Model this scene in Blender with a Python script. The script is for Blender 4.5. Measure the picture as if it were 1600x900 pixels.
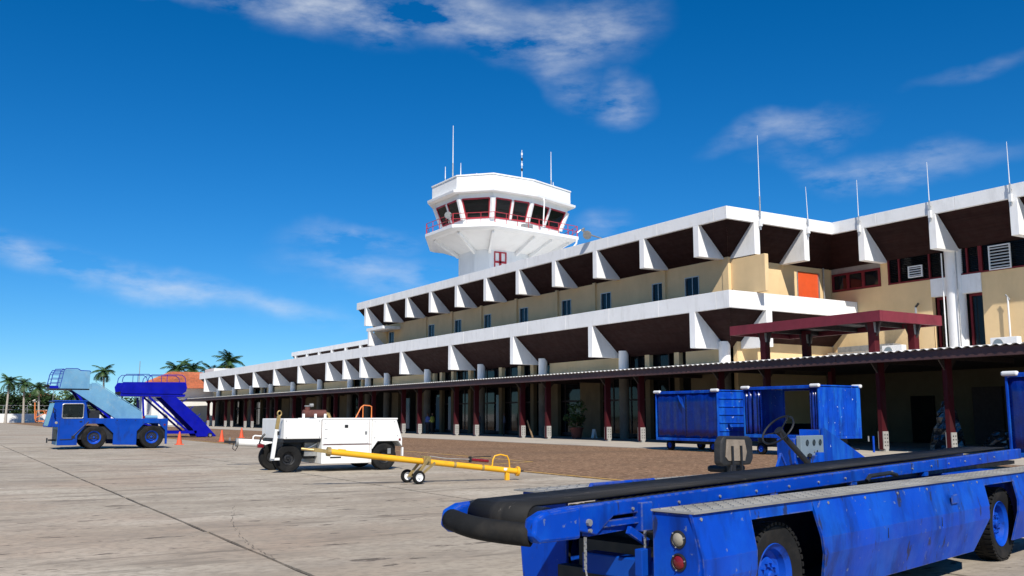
import bpy, bmesh, math, random
from math import radians as R, sin, cos, pi
from mathutils import Vector, Matrix
random.seed(7)
SC = bpy.context.scene
COL = SC.collection
for o in list(bpy.data.objects): bpy.data.objects.remove(o)

# ------------------------------------------------------------------ camera, sky, sun, exposure
cam = bpy.data.cameras.new('camera'); cam.sensor_width = 36; cam.lens = 32.625
cam.clip_start = 0.1; cam.clip_end = 6000
co = bpy.data.objects.new('camera', cam); COL.objects.link(co)
co.location = (0, 0, 1.5); co.rotation_euler = (R(97.853), 0, R(-31.8))
SC.camera = co
SUN = Vector((-0.40, -0.92, 1.0)).normalized()
SUN_EL = math.asin(SUN.z); SUN_AZ = math.atan2(SUN.x, SUN.y)
sl = bpy.data.lights.new('sun', 'SUN'); sl.energy = 5.0; sl.angle = R(0.5); sl.color = (1.0, 0.95, 0.87)
so = bpy.data.objects.new('sun', sl); COL.objects.link(so)
so.rotation_euler = (-SUN).to_track_quat('-Z', 'Y').to_euler(); so.location = (-30, -60, 80)
SC.view_settings.view_transform = 'Standard'; SC.view_settings.look = 'None'
SC.view_settings.gamma = 1; SC.view_settings.exposure = 0.22
SC.view_settings.use_curve_mapping = False
SC.cycles.max_bounces = 6

W = bpy.data.worlds.new('World'); SC.world = W; W.use_nodes = True
def world():
    nt = W.node_tree; N = nt.nodes; L = nt.links; N.clear()
    def n(t, **k):
        x = N.new(t)
        for a, b in k.items(): setattr(x, a, b)
        return x
    def math_(op, a, b=None, c=None):
        m = n('ShaderNodeMath', operation=op)
        for i, v in enumerate((a, b, c)):
            if v is None: continue
            if isinstance(v, (int, float)): m.inputs[i].default_value = v
            else: L.new(v, m.inputs[i])
        return m.outputs[0]
    out = n('ShaderNodeOutputWorld'); bg = n('ShaderNodeBackground'); bg.inputs[1].default_value = 0.075
    sky = n('ShaderNodeTexSky', sky_type='NISHITA'); sky.sun_disc = False
    sky.sun_elevation = SUN_EL; sky.sun_rotation = SUN_AZ
    sky.altitude = 0; sky.air_density = 0.85; sky.dust_density = 0.0; sky.ozone_density = 3.0
    hs = n('ShaderNodeHueSaturation'); hs.inputs['Saturation'].default_value = 1.18; hs.inputs['Value'].default_value = 1.0
    tn = n('ShaderNodeMix', data_type='RGBA', blend_type='MULTIPLY'); tn.inputs[0].default_value = 1; tn.inputs[7].default_value = (.66, .97, 1.27, 1)
    L.new(sky.outputs[0], tn.inputs[6]); L.new(tn.outputs[2], hs.inputs['Color'])
    tc = n('ShaderNodeTexCoord')
    # warped direction for soft cirrus edges
    nz = n('ShaderNodeTexNoise'); nz.inputs['Scale'].default_value = 5; nz.inputs['Detail'].default_value = 5
    L.new(tc.outputs['Generated'], nz.inputs['Vector'])
    sub = n('ShaderNodeVectorMath', operation='SUBTRACT'); L.new(nz.outputs['Color'], sub.inputs[0]); sub.inputs[1].default_value = (.5, .5, .5)
    scl = n('ShaderNodeVectorMath', operation='SCALE'); L.new(sub.outputs[0], scl.inputs[0]); scl.inputs['Scale'].default_value = 0.10
    wd = n('ShaderNodeVectorMath', operation='ADD'); L.new(tc.outputs['Generated'], wd.inputs[0]); L.new(scl.outputs[0], wd.inputs[1])
    # azimuth (deg from +Y to +X), elevation, half width, half height (deg), tilt, strength
    clouds = [(12.9, 23.6, 4.7, 0.54, -4, 0.55), (20.3, 23.8, 6.3, 1.04, -6, 0.8), (27.7, 23.4, 5.7, 0.84, -3, 0.7), (35.1, 23.4, 4.2, 0.99, 2, 0.75), (39.4, 19.9, 1.5, 0.84, -15, 0.65), (35.9, 21.0, 2.3, 0.54, -30, 0.35), (4.8, 8.6, 4.6, 0.71, -8, 0.6), (10.1, 8.0, 5.9, 0.66, -9, 0.62), (16.3, 7.2, 5.0, 0.53, -8, 0.45), (22.0, 10.8, 3.5, 0.62, 4, 0.55), (24.6, 9.0, 5.5, 0.86, -3, 0.5), (37.8, 11.8, 1.8, 0.71, 8, 0.35), (49.6, 16.5, 3.2, 0.67, 4, 0.5), (54.5, 14.1, 4.5, 0.73, -6, 0.55), (59.5, 18.5, 2.4, 0.31, 6, 0.2)]
    # the same kind of wisps carry on round the rest of the sky
    rr = random.Random(5)
    for az in range(100, 340, 60):
        clouds.append((az + rr.uniform(-5, 5), rr.uniform(8, 34), rr.uniform(6, 15), rr.uniform(1.0, 2.2), rr.uniform(-10, 10), rr.uniform(.4, .7)))
    acc = None
    for az, el, hw, hh, tl, st in clouds:
        a, e, t = R(az), R(el), R(tl)
        d = Vector((sin(a) * cos(e), cos(a) * cos(e), sin(e)))
        rt = Vector((cos(a), -sin(a), 0)); up = rt.cross(d)
        e1 = rt * cos(t) + up * sin(t); e2 = up * cos(t) - rt * sin(t)
        mpc = n('ShaderNodeMapping', vector_type='TEXTURE'); L.new(wd.outputs[0], mpc.inputs[0])
        mpc.inputs['Location'].default_value = d; mpc.inputs['Scale'].default_value = (R(hw), R(hh), 1)
        mpc.inputs['Rotation'].default_value = Matrix((e1, e2, d)).transposed().to_euler('XYZ')
        ln = n('ShaderNodeVectorMath', operation='LENGTH'); L.new(mpc.outputs[0], ln.inputs[0])
        ms = n('ShaderNodeMapRange', interpolation_type='SMOOTHSTEP'); L.new(ln.outputs['Value'], ms.inputs[0])
        ms.inputs[1].default_value = 1.8; ms.inputs[2].default_value = 0; ms.inputs[3].default_value = 0; ms.inputs[4].default_value = st
        g = ms.outputs[0]
        acc = g if acc is None else math_('MAXIMUM', acc, g)
    # fine streaky structure
    mp = n('ShaderNodeMapping'); mp.inputs['Scale'].default_value = (9, 9, 26); mp.inputs['Rotation'].default_value = (.12, -.1, .3)
    L.new(tc.outputs['Generated'], mp.inputs[0])
    n2 = n('ShaderNodeTexNoise'); n2.inputs['Scale'].default_value = 1.2; n2.inputs['Detail'].default_value = 8; n2.inputs['Roughness'].default_value = .6
    L.new(mp.outputs[0], n2.inputs['Vector'])
    mr = n('ShaderNodeMapRange'); mr.inputs[1].default_value = .38; mr.inputs[2].default_value = .84; mr.inputs[3].default_value = 0.0; mr.inputs[4].default_value = 1.15
    L.new(n2.outputs[0], mr.inputs[0])
    dens = math_('MINIMUM', math_('MULTIPLY', math_('MULTIPLY', acc, mr.outputs[0]), 1.1), .8)
    mx = n('ShaderNodeMix', data_type='RGBA'); L.new(dens, mx.inputs[0]); L.new(hs.outputs[0], mx.inputs[6]); mx.inputs[7].default_value = (9.2, 9.7, 10.2, 1)
    L.new(mx.outputs[2], bg.inputs[0]); L.new(bg.outputs[0], out.inputs[0])
world()

# ------------------------------------------------------------------ materials
def mat(name, col, var=.12, scale=2.0, rough=.6, bump=0.0, bscale=60, metal=0.0, dirt=None, stretch=(1, 1, 1), world_co=False, spec=.5, layers=(), coat=0, wear=None):
    m = bpy.data.materials.new(name); m.use_nodes = True
    nt = m.node_tree; N = nt.nodes; L = nt.links
    b = N['Principled BSDF']
    b.inputs['Roughness'].default_value = rough; b.inputs['Metallic'].default_value = metal
    b.inputs['Specular IOR Level'].default_value = spec; b.inputs['Coat Weight'].default_value = coat
    if world_co:
        g = N.new('ShaderNodeNewGeometry'); src = g.outputs['Position']
    else:
        g = N.new('ShaderNodeTexCoord'); src = g.outputs['Object']
    def noise(sc, det=5, st=(1, 1, 1), rgh=.55, off=0.0):
        mp = N.new('ShaderNodeMapping'); mp.inputs['Scale'].default_value = st; mp.inputs['Location'].default_value = (off, off * .7, off * .3)
        L.new(src, mp.inputs[0])
        x = N.new('ShaderNodeTexNoise'); x.inputs['Scale'].default_value = sc; x.inputs['Detail'].default_value = det; x.inputs['Roughness'].default_value = rgh
        L.new(mp.outputs[0], x.inputs['Vector']); return x.outputs[0]
    def rng(s, a, b_, c, d):
        x = N.new('ShaderNodeMapRange'); L.new(s, x.inputs[0])
        for i, v in enumerate((a, b_, c, d)): x.inputs[i + 1].default_value = v
        return x.outputs[0]
    def mix(f, a, b_):
        x = N.new('ShaderNodeMix'); x.data_type = 'RGBA'
        if isinstance(f, float): x.inputs[0].default_value = f
        else: L.new(f, x.inputs[0])
        for i, v in ((6, a), (7, b_)):
            if isinstance(v, tuple): x.inputs[i].default_value = (*v[:3], 1)
            else: L.new(v, x.inputs[i])
        return x.outputs[2]
    lo = tuple(c * (1 - var) for c in col); hi = tuple(min(1, c * (1 + var)) for c in col)
    c = mix(rng(noise(scale, st=stretch), .3, .7, 0, 1), lo, hi)
    ls = list(layers)
    if dirt: ls.append(dirt)
    for i, (dc, amt, ds, dst, t0, t1) in enumerate(ls):
        c = mix(rng(noise(ds, 5, dst, .62, 3.1 * (i + 1)), t0, t1, 0, amt), c, dc)
    L.new(c, b.inputs['Base Color'])
    r = rng(noise(scale * 2.3, off=9), .3, .7, max(.02, rough - .12), min(1, rough + .12)); L.new(r, b.inputs['Roughness'])
    if wear:
        bv = N.new('ShaderNodeBevel'); bv.samples = 3; bv.inputs['Radius'].default_value = wear[1]
        gn = N.new('ShaderNodeNewGeometry'); dt = N.new('ShaderNodeVectorMath'); dt.operation = 'DOT_PRODUCT'
        L.new(bv.outputs[0], dt.inputs[0]); L.new(gn.outputs['Normal'], dt.inputs[1])
        ed = rng(dt.outputs['Value'], .995, .90, 0, 1); nn = rng(noise(14, 4, off=4), .44, .58, 0, 1)
        mm = N.new('ShaderNodeMath'); mm.operation = 'MULTIPLY'; L.new(ed, mm.inputs[0]); L.new(nn, mm.inputs[1])
        L.new(mix(mm.outputs[0], c, wear[0]), b.inputs['Base Color'])
    if bump:
        bp = N.new('ShaderNodeBump'); bp.inputs['Strength'].default_value = bump; bp.inputs['Distance'].default_value = .02
        L.new(noise(bscale, 4), bp.inputs['Height']); L.new(bp.outputs[0], b.inputs['Normal'])
    return m
def glass(name, col=(.012, .015, .018), alpha=.75, rough=.04):
    m = mat(name, col, .1, 1, rough, spec=.3); b = m.node_tree.nodes['Principled BSDF']
    for l in list(m.node_tree.links):
        if l.to_socket == b.inputs['Roughness']: m.node_tree.links.remove(l)
    b.inputs['Roughness'].default_value = rough; b.inputs['Alpha'].default_value = alpha
    return m
GRIME = ((.05, .04, .035), .55, 1.3, (1, 1, .35), .52, .75)
M = dict(
    white=mat('white_concrete', (.83, .82, .80), .04, .6, .75, .10, 30, layers=[((.52, .50, .46), .38, 1.2, (1.6, 1.6, .5), .52, .75), ((.30, .28, .25), .35, 5, (2, 2, .3), .62, .75)], world_co=True),
    tower=mat('white_render', (.82, .815, .80), .04, .6, .7, .06, 30, layers=[((.5, .47, .42), .28, 1.1, (1.6, 1.6, .2), .55, .85)], world_co=True),
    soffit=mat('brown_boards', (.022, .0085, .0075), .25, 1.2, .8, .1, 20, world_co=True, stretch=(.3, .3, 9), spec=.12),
    tan=mat('tan_stucco', (.74, .535, .29), .06, .8, .9, .25, 45, world_co=True, layers=[((.52, .36, .18), .3, .9, (1.5, 1.5, .5), .52, .8)], spec=.2),
    plinth=mat('grey_plinth', (.30, .28, .25), .15, 2, .85, .1, 40, world_co=True),
    maroon=mat('shaded_maroon_paint', (.078, .0105, .015), .15, 2, .65, .05, 60, spec=.12, dirt=GRIME), maroonroof=mat('maroon_fascia_paint', (.185, .027, .040), .1, 2, .6, .04, 60, spec=.25, world_co=True, layers=[((.10, .02, .028), .5, 1.2, (1, 1, .5), .5, .72)]), shadewall=mat('shaded_recess_wall', (.13, .11, .07), .12, 1, .9, .1, 30, world_co=True, spec=.1),  # maroon posts and recess wall: shade under the roofs put into the colour
    brown=mat('brown_steel', (.075, .035, .034), .2, 2.5, .6, .06, 50, layers=[((.17, .075, .06), .4, 1.1, (.5, .5, 3), .5, .75)], world_co=True),
    darkframe=mat('dark_steel', (.022, .012, .012), .2, 3, .6),
    red=mat('red_paint', (.42, .022, .035), .12, 3, .5),
    redframe=mat('red_timber', (.165, .016, .022), .15, 3, .6, spec=.25),
    orange=mat('orange_door', (.66, .085, .018), .08, 2, .6),
    sheet=mat('galvanised_sheet', (.72, .71, .68), .12, 1.4, .5, metal=0, layers=[((.34, .30, .26), .5, 2.2, (.4, 3, 1), .5, .75)], world_co=True),
    glass=glass('dark_glass', (.008, .010, .013), .9), clear=glass('cab_glass', (.01, .012, .013), .62),
    blueglass=glass('blue_door_glass', (.10, .17, .23), .95, .12),
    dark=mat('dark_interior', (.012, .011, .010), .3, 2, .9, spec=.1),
    metal=mat('galvanised_steel', (.48, .48, .47), .15, 6, .42, metal=.7),
    steel=mat('grey_steel', (.30, .30, .29), .2, 6, .5, metal=.4),
    black=mat('black_paint', (.012, .012, .013), .3, 4, .5),
    rubber=mat('rubber', (.011, .011, .011), .3, 5, .85, .12, 40, spec=.2, layers=[((.065, .054, .043), .4, 3.0, (1, 1, 1), .5, .75)]),
    belt=mat('conveyor_belt', (.016, .0155, .015), .18, 2.5, .7, .2, 140, spec=.18, layers=[((.075, .066, .056), .5, 1.6, (.35, 3, 1), .48, .72), ((.16, .14, .12), .6, 12, (.5, 1.5, 1), .66, .70)]),
    blue=mat('cobalt_paint', (.001, .050, .40), .2, 1.6, .45, .05, 25, spec=.15, layers=[((.006, .11, .54), .55, 2.2, (1, 1, .8), .48, .70), ((.004, .014, .08), .6, 2.6, (1.4, 1.4, .45), .52, .68), ((.02, .02, .025), .8, 7.5, (1, 1, .3), .62, .66), ((.16, .19, .24), .6, 15, (1, 1, 1), .665, .68)], wear=((.14, .15, .18), .014)),
    bluerim=mat('blue_rim', (.003, .06, .42), .2, 6, .5, spec=.2, layers=[((.01, .012, .03), .7, 9, (1, 1, 1), .50, .68)]),
    tractor=mat('tractor_blue', (.001, .045, .32), .14, 1.2, .45, .03, 20, spec=.2, layers=[((.012, .11, .44), .4, 1.4, (1, 1, .6), .5, .75), ((.01, .02, .07), .6, 2.6, (1.5, 1.5, .5), .54, .70)]),
    ultramarine=mat('ultramarine_paint', (.0008, .004, .30), .12, 1.2, .45, .03, 20, spec=.2, layers=[((.002, .002, .10), .5, 1.5, (1, 1, .6), .5, .75)]),
    cartblue=mat('cart_blue', (.002, .055, .42), .2, 1.8, .5, .08, 14, spec=.2, layers=[((.02, .19, .60), .6, 2.0, (1.6, 1.6, .25), .48, .66), ((.006, .015, .08), .6, 2.2, (1.2, 1.2, .4), .53, .70), ((.55, .6, .62), .9, 6, (1, 1, 1), .675, .685)]),
    curtain=mat('curtain_vinyl', (.001, .012, .15), .22, 2.5, .28, .08, 18, spec=.5, layers=[((.004, .05, .32), .5, 4, (3, 3, .3), .5, .72)]),
    lightblue=mat('light_blue_paint', (.135, .31, .46), .1, 1.5, .55, .03, 25, spec=.25, layers=[((.07, .19, .34), .5, 1.6, (1, 1, .5), .5, .72), ((.26, .36, .40), .4, 4, (1, 1, 1), .55, .7)]),
    gpu=mat('white_machine_paint', (.80, .79, .75), .04, 1.5, .45, .03, 20, layers=[((.46, .38, .26), .45, 2.4, (1.6, 1.6, .3), .57, .8), ((.25, .12, .05), .7, 6, (1, 1, 1), .70, .76)]),
    yellow=mat('yellow_paint', (.80, .40, .012), .08, 3, .4, layers=[((.35, .16, .02), .5, 5, (1, 1, 1), .6, .75)]),
    gold=mat('zinc_plated_steel', (.42, .30, .12), .2, 6, .45, metal=.5),
    rust=mat('rusty_steel', (.11, .035, .026), .3, 6, .75, .15, 40),
    tread=mat('tread_plate', (.30, .29, .265), .15, 3, .55, metal=.2, layers=[((.15, .13, .11), .6, 2.4, (.6, 2, 1), .45, .68)]),
    cone=mat('cone_orange', (.72, .10, .035), .1, 4, .6), plastic=mat('white_plastic', (.74, .74, .73), .05, 4, .5),
    lens=mat('white_lens', (.30, .27, .21), .15, 20, .2), redlens=mat('red_lens', (.17, .008, .014), .2, 20, .2),
    orangemetal=mat('orange_tube', (.70, .20, .05), .1, 4, .5),
    tile=mat('clay_tile', (.47, .135, .055), .2, 3, .85, .3, 14, world_co=True, layers=[((.2, .09, .05), .6, 1.4, (1, 1, 1), .45, .65)]), farwhite=mat('far_white', (.72, .71, .68), .05, 1, .8, world_co=True),
    bark=mat('palm_trunk', (.36, .32, .27), .2, 4, .9, .3, 20), frond=mat('palm_frond', (.040, .085, .020), .35, 2, .55), frond2=mat('palm_frond_dry', (.16, .15, .035), .3, 2, .6),
    leaf=mat('tree_leaf', (.028, .055, .015), .45, .6, .6, world_co=True, spec=.2), leaf2=mat('shrub_leaf', (.10, .14, .025), .4, .8, .6, world_co=True),
    pot=mat('clay_pot', (.20, .05, .03), .15, 4, .8), bag=mat('wrapped_foil', (.10, .11, .12), .5, 8, .14, .9, 9, metal=.8),
    dial=mat('dial_face', (.02, .03, .04), .2, 9, .2), panelgrey=mat('panel_grey', (.19, .24, .27), .06, 5, .5, spec=.2),
    seat=mat('worn_vinyl', (.020, .019, .018), .3, 9, .6, .2, 30), foam=mat('bare_plywood', (.25, .20, .15), .2, 9, .85, .2, 40),
    wood=mat('timber', (.26, .17, .09), .2, 8, .8), yellowline=mat('yellow_line_paint', (.56, .33, .05), .12, 5, .8, world_co=True, layers=[((.28, .22, .15), .8, 2.5, (1, 1, 1), .45, .7)]),
    concrete=mat('apron_concrete', (.43, .375, .298), .12, .15, .9, .3, 22, world_co=True, spec=.15, layers=[
        ((.33, .278, .213), .8, .22, (.6, 1.0, 1), .42, .60), ((.54, .48, .39), .6, .5, (.45, 1.0, 1), .50, .66), ((.37, .265, .19), .5, .16, (1, 1, 1), .5, .65),
        ((.25, .21, .165), .6, 1.3, (.45, 1.1, 1), .48, .64), ((.12, .10, .078), .65, 1.2, (.26, 1.4, 1), .575, .66), ((.075, .06, .048), .85, 4.0, (.5, 1.3, 1), .62, .66), ((.24, .205, .16), .6, 10, (.8, 1.1, 1), .46, .62), ((.07, .055, .042), .75, .8, (.6, 1, 1), .675, .70)]),
    arcadewall=mat('shaded_arcade_wall', (.15, .115, .07), .12, 1, .9, .1, 30, world_co=True, spec=.1, layers=[((.10, .08, .055), .6, 1.2, (1, 1, .5), .48, .7)]),  # walls and piers below the canopy, its shade painted into their colour
    postpaint=mat('shaded_maroon_post', (.058, .0085, .012), .15, 2, .65, .05, 60, spec=.1, dirt=GRIME),  # maroon darkened further, canopy shade put into the post colour
    shadecol=mat('shaded_column', (.17, .155, .135), .15, 1.5, .9, .15, 30, world_co=True, spec=.15, layers=[((.12, .10, .085), .6, 1.6, (1, 1, .4), .5, .7)]), basegrey=mat('galvanised_base', (.34, .33, .31), .12, 5, .6, spec=.3),  # lower columns greyed: canopy shade put into their colour
    joint=mat('tar_joint', (.035, .030, .026), .3, 8, .9, world_co=True),
    chip=mat('brown_chip_seal', (.225, .135, .080), .12, .2, .95, .6, 14, world_co=True, spec=.12, layers=[
        ((.085, .050, .030), .85, 7, (1, 1, 1), .47, .60), ((.46, .31, .19), .75, 10, (1, 1, 1), .54, .64), ((.13, .085, .055), .5, .35, (.3, 1, 1), .5, .70)]),
    pave=mat('pale_pavement', (.42, .37, .30), .10, .3, .9, .15, 30, world_co=True, layers=[((.22, .19, .16), .6, .8, (.6, 1.2, 1), .5, .75)]),
    grass=mat('rough_grass', (.085, .105, .035), .3, .05, .95, .5, 4, world_co=True, layers=[((.2, .17, .08), .6, .03, (1, 1, 1), .45, .7)]),
)

# ------------------------------------------------------------------ mesh helpers
ORG = {}
class MB:
    def __init__(s): s.v = []; s.f = []
    def add(s, vs, fs):
        k = len(s.v); s.v += [tuple(p) for p in vs]; s.f += [tuple(i + k for i in f) for f in fs]; return s
    def box(s, x0, x1, y0, y1, z0, z1):
        return s.add([(x0, y0, z0), (x1, y0, z0), (x1, y1, z0), (x0, y1, z0), (x0, y0, z1), (x1, y0, z1), (x1, y1, z1), (x0, y1, z1)],
                     [(0, 3, 2, 1), (4, 5, 6, 7), (0, 1, 5, 4), (1, 2, 6, 5), (2, 3, 7, 6), (3, 0, 4, 7)])
    def obox(s, c, ax, ay, az):      # oriented box: centre and three half vectors
        c, ax, ay, az = map(Vector, (c, ax, ay, az))
        P = [c + ax * i + ay * j + az * k for k in (-1, 1) for i, j in ((-1, -1), (1, -1), (1, 1), (-1, 1))]
        return s.add(P, [(0, 3, 2, 1), (4, 5, 6, 7), (0, 1, 5, 4), (1, 2, 6, 5), (2, 3, 7, 6), (3, 0, 4, 7)])
    def bar(s, p, q, w, h=None, up=(0, 0, 1)):
        p, q = Vector(p), Vector(q); d = (q - p); h = h or w; u = Vector(up)
        if abs(d.normalized().dot(u)) > .98: u = Vector((1, 0, 0))
        sd = d.cross(u).normalized(); u = sd.cross(d).normalized()
        return s.obox((p + q) / 2, d / 2, sd * w / 2, u * h / 2)
    def prism(s, pts, a, b, axis='y'):  # polygon in the two other axes, swept along axis
        n = len(pts)
        def mk(p, t): return {'y': (p[0], t, p[1]), 'x': (t, p[0], p[1]), 'z': (p[0], p[1], t)}[axis]
        return s.add([mk(p, a) for p in pts] + [mk(p, b) for p in pts],
                     [tuple(range(n)), tuple(range(2 * n - 1, n - 1, -1))] + [(i, i + n, (i + 1) % n + n, (i + 1) % n) for i in range(n)])
    def loft(s, lo, hi, cap=True):
        n = len(lo)
        f = [(i, (i + 1) % n, (i + 1) % n + n, i + n) for i in range(n)]
        if cap: f += [tuple(range(n - 1, -1, -1)), tuple(range(n, 2 * n))]
        return s.add(list(lo) + list(hi), f)
    def tube(s, pts, r, n=8, cap=True):
        pts = [Vector(p) for p in pts]; rs = r if isinstance(r, (list, tuple)) else [r] * len(pts)
        vs = []; fs = []; pu = None
        for i, p in enumerate(pts):
            t = ((pts[min(i + 1, len(pts) - 1)] - p).normalized() + (p - pts[max(i - 1, 0)]).normalized()).normalized()
            if pu is None:
                u = Vector((0, 0, 1)) if abs(t.z) < .9 else Vector((1, 0, 0))
            else: u = pu
            a = t.cross(u).normalized(); u = a.cross(t).normalized(); pu = u
            vs += [p + (a * cos(2 * pi * j / n) + u * sin(2 * pi * j / n)) * rs[i] for j in range(n)]
        for i in range(len(pts) - 1):
            fs += [(i * n + j, i * n + (j + 1) % n, (i + 1) * n + (j + 1) % n, (i + 1) * n + j) for j in range(n)]
        if cap: fs += [tuple(range(n - 1, -1, -1)), tuple((len(pts) - 1) * n + j for j in range(n))]
        return s.add(vs, fs)
    def cyl(s, p, q, r, n=16, r2=None): return s.tube([p, q], [r, r if r2 is None else r2], n)
    def lathe(s, prof, c, axis='y', n=28, cap=False):   # profile of (radius, offset along axis), closed at ends where radius is 0
        vs = []; fs = []; m = len(prof)
        for r, t in prof:
            for j in range(n):
                a = 2 * pi * j / n; x, y = r * cos(a), r * sin(a)
                vs.append({'y': (c[0] + x, c[1] + t, c[2] + y), 'z': (c[0] + x, c[1] + y, c[2] + t), 'x': (c[0] + t, c[1] + x, c[2] + y)}[axis])
        for i in range(m - 1):
            fs += [(i * n + j, i * n + (j + 1) % n, (i + 1) * n + (j + 1) % n, (i + 1) * n + j) for j in range(n)]
        if cap: fs += [tuple(range(n)), tuple((m - 1) * n + j for j in range(n))]
        return s.add(vs, fs)
    def build(s, name, m, parent=None, bevel=0, smooth=False, org=None):
        o3 = org if org is not None else (ORG.get(parent.name, (0, 0, 0)) if parent else (0, 0, 0))
        me = bpy.data.meshes.new(name)
        me.from_pydata([(x - o3[0], y - o3[1], z - o3[2]) for x, y, z in s.v], [], s.f)
        bm = bmesh.new(); bm.from_mesh(me); bmesh.ops.recalc_face_normals(bm, faces=bm.faces); bm.to_mesh(me); bm.free()
        me.materials.append(M[m] if isinstance(m, str) else m)
        o = bpy.data.objects.new(name, me); COL.objects.link(o)
        if smooth:
            for p in me.polygons: p.use_smooth = True
            me.set_sharp_from_angle(angle=R(38))
        if bevel:
            b = o.modifiers.new('bevel', 'BEVEL'); b.width = bevel; b.segments = 2; b.limit_method = 'ANGLE'; b.angle_limit = R(35); b.harden_normals = False
        if parent: o.parent = parent; ORG[o.name] = o3
        return o
def B(*a): return MB().box(*a)
def tag(o, label, cat, group=None):
    o['label'] = label; o['category'] = cat
    if group: o['group'] = group
    return o
def thing(name, label, cat, loc=(0, 0, 0), rz=0, group=None, local=False):
    o = bpy.data.objects.new(name, None); COL.objects.link(o); o.location = loc; o.rotation_euler = (0, 0, rz); o.empty_display_size = .3
    tag(o, label, cat, group); ORG[o.name] = (0, 0, 0) if local else tuple(loc)
    return o
def single(mb, name, m, label, cat, loc=(0, 0, 0), group=None, **k):   # a thing of one mesh, origin at its base
    o = mb.build(name, m, None, org=loc, **k); o.location = loc; tag(o, label, cat, group); return o
def struct(mb, name, m):
    o = mb.build(name, m); o['kind'] = 'structure'; return o
def copy_tree(o, parent=None):
    c = o.copy(); COL.objects.link(c); c.parent = parent
    for ch in list(o.children): copy_tree(ch, c)
    return c
def offset(poly, d):   # offset a convex counter-clockwise polygon outwards by d
    n = len(poly); out = []
    for i in range(n):
        p0, p1, p2 = Vector(poly[i - 1]), Vector(poly[i]), Vector(poly[(i + 1) % n])
        a = (p1 - p0).normalized(); b = (p2 - p1).normalized()
        na = Vector((a.y, -a.x)); nb = Vector((b.y, -b.x)); k = (na + nb); k = k / k.dot(na)
        out.append(tuple(p1 + k * d))
    return out
def at(poly, z): return [(x, y, z) for x, y in poly]
def wheel(parent, c, r, w, out=-1, rim='bluerim', rr=.58, lugs=0, n=32, nuts=8, dish=.35):
    """tyre and rim turned about the y axis; out = -1 shows its face towards -y"""
    h = w / 2
    t = MB().lathe([(r * rr, -h * .72), (r * .80, -h), (r * .93, -h * .97), (r * .985, -h * .75), (r, -h * .4), (r, h * .4), (r * .985, h * .75), (r * .93, h * .97), (r * .80, h), (r * rr, h * .72)], c, 'y', n)
    for i in range(lugs):
        a = 2 * pi * i / lugs
        for sd in (-1, 1):
            a2 = a + (pi / lugs if sd > 0 else 0)
            ra = Vector((cos(a2), 0, sin(a2))); ta = Vector((-sin(a2), 0, cos(a2)))
            t.obox(Vector(c) + ra * r * .985 + Vector((0, sd * h * .62, 0)), ra * r * .028, Vector((0, h * .36, 0)), ta * (pi * r / lugs * .56))
    ty = t.build('wheel', 'rubber', parent, smooth=True)
    o = out; q = r * rr
    m = MB().lathe([(0, o * h * .1), (q * .25, o * h * .1), (q * .28, o * h * .25), (q * .55, o * h * .2), (q * .62, o * h * -.1 * dish), (q * .80, o * h * .1 * dish), (q * .86, o * h * .55), (q * .97, o * h * .68), (q * 1.02, o * h * .82), (q * 1.05, o * h * .68), (q * 1.0, o * h * .1), (q * .9, -o * h * .5), (0, -o * h * .5)], c, 'y', n)
    m.lathe([(0, o * h * .55), (q * .13, o * h * .55), (q * .18, o * h * .45), (q * .18, o * h * .1)], c, 'y', 12)
    for i in range(nuts):
        a = 2 * pi * i / nuts
        p = Vector(c) + Vector((cos(a) * q * .42, o * h * .2, sin(a) * q * .42)); m.cyl(p, p + Vector((0, o * h * .25, 0)), q * .055, 6)
    m.build('rim', rim, ty, smooth=True)
    return ty

# ------------------------------------------------------------------ ground
g = MB(); n = 40
struct(MB().add([(-1500, -300, -.06), (1800, -300, -.06), (1800, 3000, -.06), (-1500, 3000, -.06)], [(0, 1, 2, 3)]), 'ground', 'grass')
apron = struct(MB().add([(-160, -40, -.022), (28.2, -40, -.022), (28.2, 250, -.022), (-160, 250, -.022)], [(0, 1, 2, 3)]), 'apron', 'joint')
XJ = [-17.9, -12.65, -7.38, -2.1, 3.17, 8.43, 13.7]; SY = 6.15
def slab(x0, x1, y0, y1):
    gx, gy = .016, .009; mb = MB()
    # slightly ragged edges so that the joint is not a ruled line
    rr = random.Random(int(x0 * 13 + y0 * 101)); e = []
    k = 10
    for i in range(k): e.append((x0 + gx + (x1 - x0 - 2 * gx) * i / k, y0 + gy + rr.uniform(0, .008)))
    for i in range(k): e.append((x1 - gx - rr.uniform(0, .022), y0 + gy + (y1 - y0 - 2 * gy) * i / k))
    for i in range(k): e.append((x1 - gx - (x1 - x0 - 2 * gx) * i / k, y1 - gy - rr.uniform(0, .008)))
    for i in range(k): e.append((x0 + gx + rr.uniform(0, .022), y1 - gy - (y1 - y0 - 2 * gy) * i / k))
    dz = rr.uniform(-.002, .002)
    return mb.prism(e, -.02, dz, 'z').build('slab', 'concrete', apron)
for i in range(len(XJ) - 1):
    for j in range(-1, 13):
        slab(XJ[i], XJ[i + 1], j * SY + .4, (j + 1) * SY + .4)
YE = 13 * SY + .41
far = MB().add([(-160, YE, -.001), (13.69, YE, -.001), (13.69, 250, -.001), (-160, 250, -.001)], [(0, 1, 2, 3)])
far.add([(-160, -40, -.001), (-17.91, -40, -.001), (-17.91, YE - .02, -.001), (-160, YE - .02, -.001)], [(0, 1, 2, 3)])
far.add([(-17.9, -40, -.001), (13.69, -40, -.001), (13.69, -5.76, -.001), (-17.9, -5.76, -.001)], [(0, 1, 2, 3)])
far.build('apron_concrete_far', 'concrete', apron)
struct(B(13.7, 28.2, -40, 250, -.3, .006), 'service_road', 'chip')
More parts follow.
